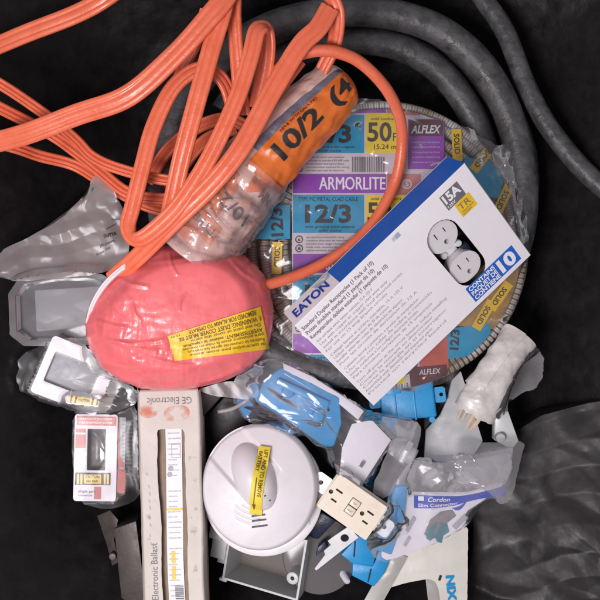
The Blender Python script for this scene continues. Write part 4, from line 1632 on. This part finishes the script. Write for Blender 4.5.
gbx = thing('grey_plastic_box', 'small grey plastic box under the clear hang tab blister pack', 'box', P(492, 468, -60))
mb = MB()
pxprism(mb, [(474, 454), (514, 447), (510, 486), (478, 488)], [-26, -22, -24, -28], 34, 2.5)
mb.build('box_body', 'pvc_light', gbx)
mb = MB()
pxprism(mb, [(482, 460), (507, 455), (504, 479), (484, 481)], [-25, -21, -23, -27], 3, .6)
lathe(mb, Fr(495, 468, -21, 0, 0, 0), [(.2, 3), (6, 2.6), (7, .5), (7, -3)], 22)
mb.build('raised_lid', 'pvc', gbx)

# grey fittings that show through the bags at the lower right
fit = None
for i_, (x, y, z, a, tx, lab_) in enumerate(((432, 476, -24, 30, 50, 'grey threaded cable connector showing through the bag above the blue stripe'), (468, 478, -24, -40, 55, 'grey threaded cable connector under the clear hang tab blister pack'),
                                            (404, 452, -34, 70, 60, 'grey threaded cable connector beneath the clear bag mouth'))):
    F = Fr(x, y, z, a, tx, 0)
    if fit is None:
        fit = thing('cable_connector', lab_, 'connector', P(x, y, z), 'grey cable connectors at the lower right')
        org_ = P(x, y, z)
        fr0 = Fr(300, 300, 0, 0, 0, 0)
        parts = []
        m_ = MB()
        lathe(m_, F, [(9, -14), (9, 12), (8, 13), (6.5, 13), (6.3, 4)], 24, cap=False)
        for k in range(5):
            lathe(m_, F, [(9, -13 + 2.4 * k), (10, -12.2 + 2.4 * k), (9, -11.4 + 2.4 * k)], 24, cap=False)
        parts.append(m_.build('threaded_tube', 'pvc_light', fit))
        m_ = MB()
        lathe(m_, F, [(9.2, -1), (13, -.6), (13.6, .5), (13.6, 4), (13, 5), (9.2, 5.2)], 6, cap=False)
        parts.append(m_.build('lock_nut', 'steel', fit))
        F0 = F
    else:
        c = fit.copy()
        COL.objects.link(c)
        c['label'] = lab_
        c.location = P(x, y, z) * S
        c.rotation_euler = (math.radians(15 * i_), 0, math.radians(a - 30))
        for p_ in parts:
            d_ = p_.copy()
            COL.objects.link(d_)
            d_.parent = c

# ------------------------------------------------------------------ bag with blue box and white card (centre)
bag = thing('clear_bag', 'clear plastic bag holding a blue box and white card above the white alarm', 'plastic bag', P(330, 420, -60))
ip = MB()
pxprism(ip, [(262, 382), (281, 367), (312, 383), (340, 398), (342, 424), (334, 448), (316, 446), (300, 430), (275, 413), (256, 402)],
        [-2, 2, 6, 8, 4, -6, -6, -2, -2, -4], 30, 3.5)
for (x, y, z) in ((288, 392, 5), (318, 416, 5)):
    lathe(ip, Fr(x, y, z, 0, 0, 0), [(.2, 2.0), (5, 1.6), (6.5, 0), (6.5, -6)], 20)
pxprism(ip, [(278, 378), (330, 402), (327, 408), (275, 384)], [6, 10, 10, 6], 8, 1)
bx_ = ip.build('blue_outlet_box', 'box_blue')
tag(bx_, 'large blue plastic outlet box lying inside the clear bag above the white alarm', 'outlet box', 'blue plastic outlet boxes')
ip = MB()
pxprism(ip, [(240, 378), (258, 384), (262, 398), (246, 420), (236, 404)], [-14, -10, -10, -20, -22], 20, 2)
tag(ip.build('blue_plastic_flange', 'box_blue'), 'small blue plastic flange in the clear bag corner below the pink cover', 'plastic flange')
ip = MB()
pxprism(ip, [(352, 424), (372, 420), (391, 440), (364, 482), (340, 470), (342, 448)], [4, 5, 2, -4, -6, 0], 1.5, .3)
crd = ip.build('instruction_card', 'card_white')
tag(crd, 'white card with tiny square symbol inside the clear bag above the ivory outlet', 'card')
ip = MB()
pxprism(ip, [(359, 466), (362, 461), (365, 463), (362, 468)], [3.1, 3.4, 3.2, 3], .4, 0)
ip.build('card_symbol', 'ink_grey', crd, solid=False)
ip = MB()
pxprism(ip, [(283, 363), (313, 377), (343, 396), (364, 411), (358, 420), (338, 403), (310, 389), (284, 374)], [0, 4, 6, 4, 4, 6, 4, 2], 2, .3)
ip.build('white_liner_strip', 'card_white', bag)
fm = MB()
cb0 = make_crumple(51, 34, 3.4, 5)
cbc = creases([(-60, -70, 20, -120, 2.0, 5.1), (-30, -85, 60, -130, 1.8, 4.2), (-50, -110, 0, -135, 1.5, 4.2), (10, -90, 50, -150, 1.8, 4.2), (40, -110, 70, -170, 1.5, 4.2), (-20, -120, 30, -150, 1.5, 3.7), (0, -75, 25, -100, 1.5, 3.4), (60, -120, 100, -140, 1.5, 3.7)])
cb = lambda x, y: cb0(x, y) + cbc(x, y)
drape(fm, [(236, 374), (262, 359), (282, 360), (313, 375), (343, 394), (366, 410), (379, 416), (400, 419), (423, 424), (419, 444), (408, 472), (386, 500),
           (357, 482), (330, 468), (312, 452), (296, 436), (270, 424), (244, 424), (228, 404)], 5, clear=2.2, rings=40, n=190, iters=80, cr_=cb, floor=-38, seed=6, center=(325, 418))
fm.build('film', 'clear', bag, solid=True, angle=30)
ip = MB()
radial(ip, [(379, 416), (400, 419), (423, 424), (419, 444), (408, 472), (386, 500), (370, 492), (392, 442)], lambda x, y, q: -2 + make_crumple(52, 22, 2)(x, y), rings=14, n=80, jit=1)
ip.build('bag_mouth', 'milky', bag, solid=True, angle=25)

# ------------------------------------------------------------------ white paper tote at the bottom
tote = thing('white_carrier_bag', 'flattened cream carrier bag with a cut-out handle and blue letters', 'carrier bag', P(420, 570, -60))
ct = make_crumple(61, 30, 3.0, 5)
zt_ = lambda x, y, q=0: -32 + ct(x, y) + 6 * math.sin((x - 380) * .03)
mb = MB()
radial(mb, [(376, 548), (430, 528), (468, 522), (468, 560), (466, 650), (442, 650), (440, 592), (433, 578), (405, 583), (386, 589)], zt_, rings=40, n=160, jit=.8, seed=3, center=(452, 560))
mb.build('front_panel', 'bag_white', tote, angle=40)
mb = MB()
grid(mb, lambda u, v: (lambda x, y: P(x, y, zt_(x, y) - 5))(425 + 16 * u + 8 * (1 - v), 574 + 70 * (1 - v)), 12, 30)
mb.build('handle', 'tote_strap', tote, angle=40)
mb = MB()
grid(mb, lambda u, v: (lambda x, y: P(x, y, zt_(x, y) + 1 + 1.2 * math.sin(u * 3.1)))(391 + 17 * u - 40 * (1 - v) , 552 + 72 * (1 - v) + 5 * u), 12, 30)
mb.build('handle', 'tote_strap', tote, angle=40)
mb = MB()
fz = lambda x, y: zt_(x, y) + 1.0
text(mb, 'NIX', pxf(446, 576, -84, fz), 0, 0, 7.5, 0, .05, width=26)
text(mb, '12', pxf(450, 602, -86, fz), 0, 0, 7.5, 0, .05, width=18)
mb.build('lettering', 'box_blue', tote, solid=False)
mb = MB()
pts = stadium(440, 578, .3, -1, 1.6, 1.3, 6)
mb.add([P(x, y, zt_(x, y) + .8) for x, y in pts], [list(range(len(pts)))])
mb.build('punched_hole', 'dark', tote, solid=False)

# ------------------------------------------------------------------ bag with blue stripe card (right)
rb = thing('connector_bag', 'clear bag of connectors with a white card and curved blue stripe', 'plastic bag', P(440, 510, -60))
ip = MB()
pxprism(ip, [(395, 486), (408, 485), (404, 520), (392, 556), (374, 550), (384, 516)], [2, 3, 1, -3, -6, -1], 22, 2.5)
pxprism(ip, [(388, 508), (398, 506), (394, 526), (384, 528)], [4, 4, 2, 2], 8, 1)
tag(ip.build('blue_connector', 'box_blue'), 'blue plastic connector at the left end of the blue striped bag', 'connector')
cc = make_crumple(71, 40, 3.5, 5)
zc = lambda x, y, l=0: -6 + cc(x, y) + l - .1 * abs(x - 430) * .3
ip = MB()
radial(ip, [(402, 490), (416, 492), (440, 492), (470, 492), (498, 482), (505, 484), (484, 500), (464, 513), (467, 527), (430, 545), (388, 561), (380, 556), (390, 525)], lambda x, y, q: zc(x, y), rings=30, n=150, jit=.3, center=(425, 520))
ip.build('header_card', 'card_white', rb, angle=40)
ip = MB()


def bandpt(u, v, l=.7):
    x = 414 + 91 * u
    top = 495 + 1.5 * math.sin(u * 3) - 11 * max(0, u - .45) ** 1.4 * 2
    bot = 508 - 1.0 * u - 5 * math.sin(u * 2.2) * .5 - 13 * max(0, u - .45) ** 1.2 * 1.6 + 1.5 * math.sin(u * 7)
    y = bot + (top - bot) * v
    return P(x, y, zc(x, y, l))


grid(ip, lambda u, v: bandpt(u, v), 50, 6, 0)
grid(ip, lambda u, v: (lambda x, y: P(x, y, zc(x, y, .7)))(452 + 16 * u, 509 - 9 * u * u + 4 * (1 - v) * math.sin(u * 3.1) - 1), 14, 4, 0)
ft2 = lambda u, v: bandpt(u / 91, v / 13, 1.1)
text(ip, 'Cordon', ft2, 14, 6.6, 4.6, 1, .02, width=22, shear=.25)
text(ip, 'Slim Connector', ft2, 4, 1.2, 3.4, 1, .02, width=40)
ip.add([ft2(4, 7.5), ft2(10, 7.5), ft2(10, 12), ft2(4, 12)], [[0, 1, 2, 3]], 1)
PRM = ['ink_blue', 'ink_white', 'grey_print', 'teal_print', 'ink_light']
ip.build('blue_stripe', PRM, rb, angle=60)
ip = MB()
for pts, mi in (([(424, 534), (430, 520), (440, 512), (452, 510), (456, 516), (446, 524), (440, 536), (430, 540)], 2), ([(428, 529), (438, 521), (447, 524), (449, 532), (443, 536), (442, 543), (437, 542), (435, 537), (430, 541), (426, 538)], 3),
                ([(452, 526), (464, 514), (468, 518), (456, 530)], 4), ([(405, 530), (413, 516), (416, 519), (408, 533)], 4), ([(403, 545), (408, 536), (411, 538), (406, 547)], 4)):
    ip.add([P(x, y, zc(x, y, .8 + mi * .15)) for x, y in pts], [list(range(len(pts)))], mi)
ip.build('product_picture', PRM, rb, angle=60)
fm = MB()
cb20 = make_crumple(73, 34, 3.0, 5)
cb2c = creases([(100, -185, 150, -200, 1.8, 4.2), (90, -195, 110, -240, 1.5, 4.1), (120, -190, 165, -225, 1.5, 4.1), (150, -185, 190, -195, 1.5, 3.7), (85, -220, 130, -250, 1.3, 3.7)])
cb2 = lambda x, y: cb20(x, y) + cb2c(x, y)
drape(fm, [(394, 482), (411, 459), (430, 462), (453, 460), (480, 458), (512, 450), (518, 462), (511, 486), (490, 508), (468, 527), (430, 546), (380, 565), (364, 544), (378, 512)], -2,
      clear=1.5, rings=34, n=170, iters=70, cr_=cb2, floor=-30, seed=9, center=(440, 508))
fm.build('film', 'clear', rb, solid=True, angle=30)

fm = MB()
ch_ = make_crumple(75, 24, 3.4, 4)
radial(fm, [(396, 482), (411, 459), (432, 463), (453, 461), (480, 459), (508, 452), (514, 464), (505, 486), (462, 496), (420, 495), (398, 500)], lambda x, y, q: 3 + ch_(x, y) - 5 * q, rings=30, n=140, jit=1.5, seed=18)
fm.build('bag_header', 'milky', rb, solid=True, angle=16)

# clear hang-tab blister at the right
cl = thing('clear_blister', 'empty clear hang tab blister pack resting above the blue striped card', 'blister pack', P(480, 468, -30))
mb = MB()
cb3 = make_crumple(79, 26, 2.4, 5)
bo = [(452, 446), (462, 441), (486, 443), (526, 440), (520, 462), (514, 490), (509, 502), (500, 505), (494, 498), (478, 486), (462, 478), (453, 464)]
radial(mb, bo, lambda x, y, q: -8 + cb3(x, y) + 8 * max(0, 1 - q * q) + 5 * math.exp(-((x - 466) ** 2 + (y - 462) ** 2) / 90), rings=30, n=140, jit=.8, seed=3, center=(484, 466))
mb.build('shell', 'blister', cl, solid=True, angle=25)
mb = MB()
lathe(mb, Fr(465, 462, 0, -25, 0, 0), [(9, 0), (9.6, 1.2), (10.4, 0)], 32, su=1.15, sv=.8, cap=False)
mb.build('hang_hole_rim', 'blister', cl, solid=False)
mb = MB()
lathe(mb, Fr(502, 476, -6, -25, 0, 0), [(5, 0), (5.6, 1.2), (6.4, 0)], 32, su=1, sv=1, cap=False)
mb.build('dimple_rim', 'blister', cl, solid=False)

# ------------------------------------------------------------------ left side
# dark metal box at the lower left
dk = thing('dark_metal_box', 'dull dark metal box with bent tab beside the long cream carton', 'metal box', P(122, 555, -110))
mb = MB()
pxprism(mb, [(114, 529), (136, 521), (146, 600), (143, 640), (126, 640), (121, 596)], [-45, -42, -50, -60, -64, -60], 50, 1)
mb.build('box_body', 'dark_steel', dk)
mb = MB()
pxprism(mb, [(97, 516), (110, 510), (118, 520), (114, 540), (119, 562), (112, 566), (107, 546)], [-70, -62, -58, -62, -66, -70, -72], 3, .6)
lathe(mb, Fr(113, 556, -62, 0, 0, 0), [(.2, 3), (3.5, 2.6), (4.2, 0), (4.2, -4)], 16)
mb.build('bent_tab', 'dark_steel', dk)

# dark carton + flap right of the ballast carton
db = thing('dark_open_carton', 'dark open carton with a clear flap between pink cover and white alarm', 'carton', P(222, 410, -90))
mb = MB()
pxprism(mb, [(198, 392), (222, 396), (203, 417), (198, 420)], [-6, -10, -18, -10], 40, .8)
mb.build('side_panel', 'dark_steel', db)
mb = MB()
pxprism(mb, [(204, 419), (224, 397), (248, 402), (247, 424), (236, 444), (206, 446)], [-40, -36, -36, -40, -46, -46], 50, 1)
mb.build('carton_body', 'dark', db)
mb = MB()
q = cr([(218, 412, -20), (232, 409, -16), (243, 403, -12), (249, 399, -10)], 8)
sweep(mb, [P(*a) for a in q], flat_prof(4, 1.6, 16))
radial(mb, [(196, 390), (222, 382), (244, 380), (254, 392), (249, 400), (232, 398), (214, 396)], lambda x, y, q: -4 + make_crumple(91, 18, 2)(x, y), rings=12, n=70)
mb.build('clear_flap', 'grey_film', db)

# red and white blister pack
rw = thing('red_blister_pack', 'clear pack with red and white card, dark window and striped label', 'blister pack', P(105, 455, -50))
RF = Fr(98, 456, -20, -2, 3, 5)
mb = MB()
panel(mb, RF, rrect(-24, -47, 19, 43, 3), [rrect(-11, -15, 7.5, 28, 1)], 1.2, 0)
mb.build('card', 'card_white', rw)
mb = MB()
fr_ = lambda u, v, w=.3: RF(u, v, w)


def rect(m_, f_, a, b, c2, d, mi=0, w=.3):
    m_.add([f_(a, b, w), f_(c2, b, w), f_(c2, d, w), f_(a, d, w)], [[0, 1, 2, 3]], mi)


rect(mb, fr_, -22, 31.5, 17.5, 41, 0)
text(mb, 'HEAVY DUTY OUTDOOR', lambda u, v: RF(u, v, .55), -20, 37.5, 2, 1, .02, width=34)
text(mb, 'WEATHERPROOF COVER', lambda u, v: RF(u, v, .55), -20, 33.5, 2, 1, .02, width=34)
mb.build('header_print', ['red_print', 'ink_white', 'ink_grey'], rw)
mb = MB()
text(mb, 'single gang', lambda u, v: RF(u, v, .5), -19, -38, 2.6, 2, .0, width=18)
text(mb, 'couvercle', lambda u, v: RF(u, v, .5), -19, -42, 2.2, 2, .0, width=14)
mb.build('printing', ['red_print', 'ink_white', 'ink_grey'], rw)
mb = MB()
rect(mb, fr_, -3, -45, 4, -32, 0)
mb.build('red_mark', 'red_print', rw)
mb = MB()
rect(mb, fr_, -23, 8, -13, 22, 0)
rect(mb, fr_, -23, 24, -13, 28, 0)
mb.build('red_mark', 'red_print', rw)
mb = MB()
fbox(mb, RF, -22, -46, 17, 42, -34, -10, 2)
mb.build('dark_contents', 'dark_steel', rw)
mb = MB()
rect(mb, fr_, -22.5, -30, 13, -17.5, 0, .9)
for u in (-20.5, -17, 6.5, 9.8):
    mb.add([RF(u, -29, 1.2), RF(u + 2, -29, 1.2), RF(u + 2, -18.5, 1.2), RF(u, -18.5, 1.2)], [[0, 1, 2, 3]], 1)
mb.add([RF(-13.5, -28.5, 1.2), RF(4, -28.5, 1.2), RF(4, -19, 1.2), RF(-13.5, -19, 1.2)], [[0, 1, 2, 3]], 1)
text(mb, 'CAUTION', lambda u, v: RF(u, v, 1.5), -12, -22.6, 2.6, 0, .03, width=14)
text(mb, 'see back', lambda u, v: RF(u, v, 1.5), -11, -26.8, 2.4, 0, .02, width=12)
mb.build('striped_label', ['ink', 'yellow'], rw)
mb = MB()
rect(mb, fr_, 20, -38, 27, 40, 0, -1.5)
mb.add([RF(20.2, -38, -1.2), RF(24, -38, -1.2), RF(21.5, -12, -1.2), RF(27, -10, -1.2), RF(22, 0, -1.2), RF(21, 40, -1.2), RF(20.2, 40, -1.2)], [[0, 1, 2, 3, 4, 5, 6]], 1)
rect(mb, fr_, 21, -39, 28, -14, 1, -1.0)
for k in range(14):
    text(mb, FILL[k % 8], lambda u, v: RF(u, v, -.8), 24, 36 - 4 * k, 1.8, 2, 0, width=11)
mb.build('side_insert', ['pvc', 'red_print', 'ink_grey'], rw)
mb = MB()
cbl = make_crumple(95, 40, 1.2, 4)
drape(mb, [(74, 412), (100, 406), (137, 402), (141, 450), (138, 496), (128, 509), (104, 512), (80, 503), (73, 460)], -18, clear=3.5, rings=26, n=120, iters=60, cr_=cbl, floor=-60, seed=2, jit=.6, ceil=6)
mb.build('clear_shell', 'soft_clear', rw, solid=True, angle=25)

# white pack above it, left edge
wp = thing('white_window_pack', 'tilted white pack with grey window and small yellow striped label at left edge', 'pack', P(85, 385, -40))
WF2 = Fr(82, 378, -6, -24, 4, 10)
mb = MB()
panel(mb, WF2, rrect(-42, -32, 27, 30, 4), [rrect(-34, -17, 14, 16, 2)], 1.0)
mb.build('card', 'card_white', wp)
mb = MB()
fbox(mb, WF2, -40, -30, 25, 28, -26, -5, 2)
mb.build('contents', 'pvc', wp)
mb = MB()
WL = Fr(84, 400.5, 0, -6, 0, 0)
mb.add([WL(-16, -3.6, 0), WL(16, -3.6, 0), WL(16, 3.6, 0), WL(-16, 3.6, 0)], [[0, 1, 2, 3]], 1)
for u in (-14, -9.5, 7.5, 12.2):
    mb.add([WL(u, -3.6, .3), WL(u + 1.6, -3.6, .3), WL(u + 2.4, 3.6, .3), WL(u + .8, 3.6, .3)], [[0, 1, 2, 3]], 0)
text(mb, 'CAUTION', lambda u, v: WL(u, v, .35), -5.5, -1.4, 2.6, 0, .02, width=11)
mb.build('striped_label', ['ink', 'yellow'], wp)
fm = MB()
drape(fm, [(10, 356), (40, 344), (80, 336), (104, 350), (124, 374), (142, 384), (138, 404), (112, 414), (80, 414), (30, 408), (8, 390)], -4, clear=6, rings=34, n=160, iters=60, cr_=make_crumple(97, 30, 1.8), floor=-40, seed=12, ceil=40)
fm.build('film', 'soft_clear', wp, solid=True, angle=24)

# clear tray
tr = thing('clear_tray', 'greyish clear plastic tray tucked between pink cover and grey bag', 'tray', P(90, 305, -40))
mb = MB()
ctr = make_crumple(99, 30, 1.4, 4)
radial(mb, [(8, 282), (60, 272), (100, 273), (112, 280), (112, 310), (104, 340), (84, 346), (10, 346)], lambda x, y, q: -14 + 12 * (1 if q > .86 else (q > .78) * (q - .78) / .08) + ctr(x, y), rings=40, n=120, jit=.5, seed=8)
mb.build('shell', 'blister', tr, solid=True, angle=25)
mb = MB()
pxprism(mb, [(34, 290), (100, 286), (102, 326), (36, 332)], -32, 14, 2)
mb.build('grey_contents', 'pvc', tr)

# greyish bag at left with small print
gb = thing('grey_clear_bag', 'dull greyish clear bag with small black print at left edge', 'plastic bag', P(90, 230, -40))
mb = MB()
pxprism(mb, [(18, 246), (80, 200), (104, 206), (112, 236), (104, 262), (28, 268)], [-26, -16, -14, -14, -18, -26], 20, 3)
tag(mb.build('dark_metal_part', 'dark_steel'), 'dark part inside the greyish clear bag at the left edge', 'metal part')
fm = MB()
go = [(95, 172), (104, 174), (111, 180), (116, 195), (121, 210), (124, 228), (127, 248), (118, 264), (96, 275), (60, 278), (20, 282), (-14, 276), (-6, 250), (24, 236), (56, 218), (80, 194)]
cg = make_crumple(101, 28, 6.5, 5)
zg = drape(fm, go, 4, clear=2.5, rings=34, n=150, iters=60, cr_=cg, floor=-14, seed=14, ceil=8, jit=1.0)
fm.build('film', 'grey_film', gb, solid=True, angle=24)
mb = MB()
zg2 = lambda x, y: zg(x, y) + 1.6
for (s, x, y, a, h, w, b) in (('Made in', 112, 221, 8, 2.0, 8, 0), ('assembled', 106, 230, 28, 1.8, 12, 0), ('DUTYA', 104, 238, 14, 3.2, 13, .03), ('20 pieces', 100, 248, 25, 2.6, 16, .01), ('Keep dry', 97, 256, 30, 2.4, 15, 0)):
    text(mb, s, pxf(x, y, a, zg2), 0, 0, h, 0, b, width=w, fine=True)
mb.build('printing', 'ink', gb, solid=False)

# dark maroon scrap seen in the gap above the bags
# ------------------------------------------------------------------ camera, light, world
cam = bpy.data.cameras.new('camera')
co = bpy.data.objects.new('camera', cam)
COL.objects.link(co)
co.location = (0, 0, D * S)
cam.sensor_width = 36
cam.lens = 36 * D / 600
cam.clip_start, cam.clip_end = 0.01, 20
scene.camera = co


def area(name, loc, target, size, power, col):
    l = bpy.data.lights.new(name, 'AREA')
    l.shape = 'RECTANGLE'
    l.size, l.size_y = size
    l.energy = power
    l.color = col
    o = bpy.data.objects.new(name, l)
    COL.objects.link(o)
    o.location = loc
    o.rotation_euler = (Vector(target) - Vector(loc)).to_track_quat('-Z', 'Y').to_euler()


area('ceiling_lamp', (-0.42, -0.38, 1.05), (-0.02, -0.05, 0), (0.36, 0.46), 13.2, (1.0, 0.945, 0.965))
w = bpy.data.worlds.new('World')
scene.world = w
w.use_nodes = True
w.node_tree.nodes['Background'].inputs[0].default_value = (0.9, 0.86, 0.92, 1)
w.node_tree.nodes['Background'].inputs[1].default_value = 0.36
scene.view_settings.view_transform = 'Standard'
scene.view_settings.look = 'None'
scene.view_settings.exposure = 0
scene.view_settings.gamma = 1
scene.cycles.transparent_max_bounces = 32
scene.cycles.max_bounces = 8
scene.cycles.use_denoising = True
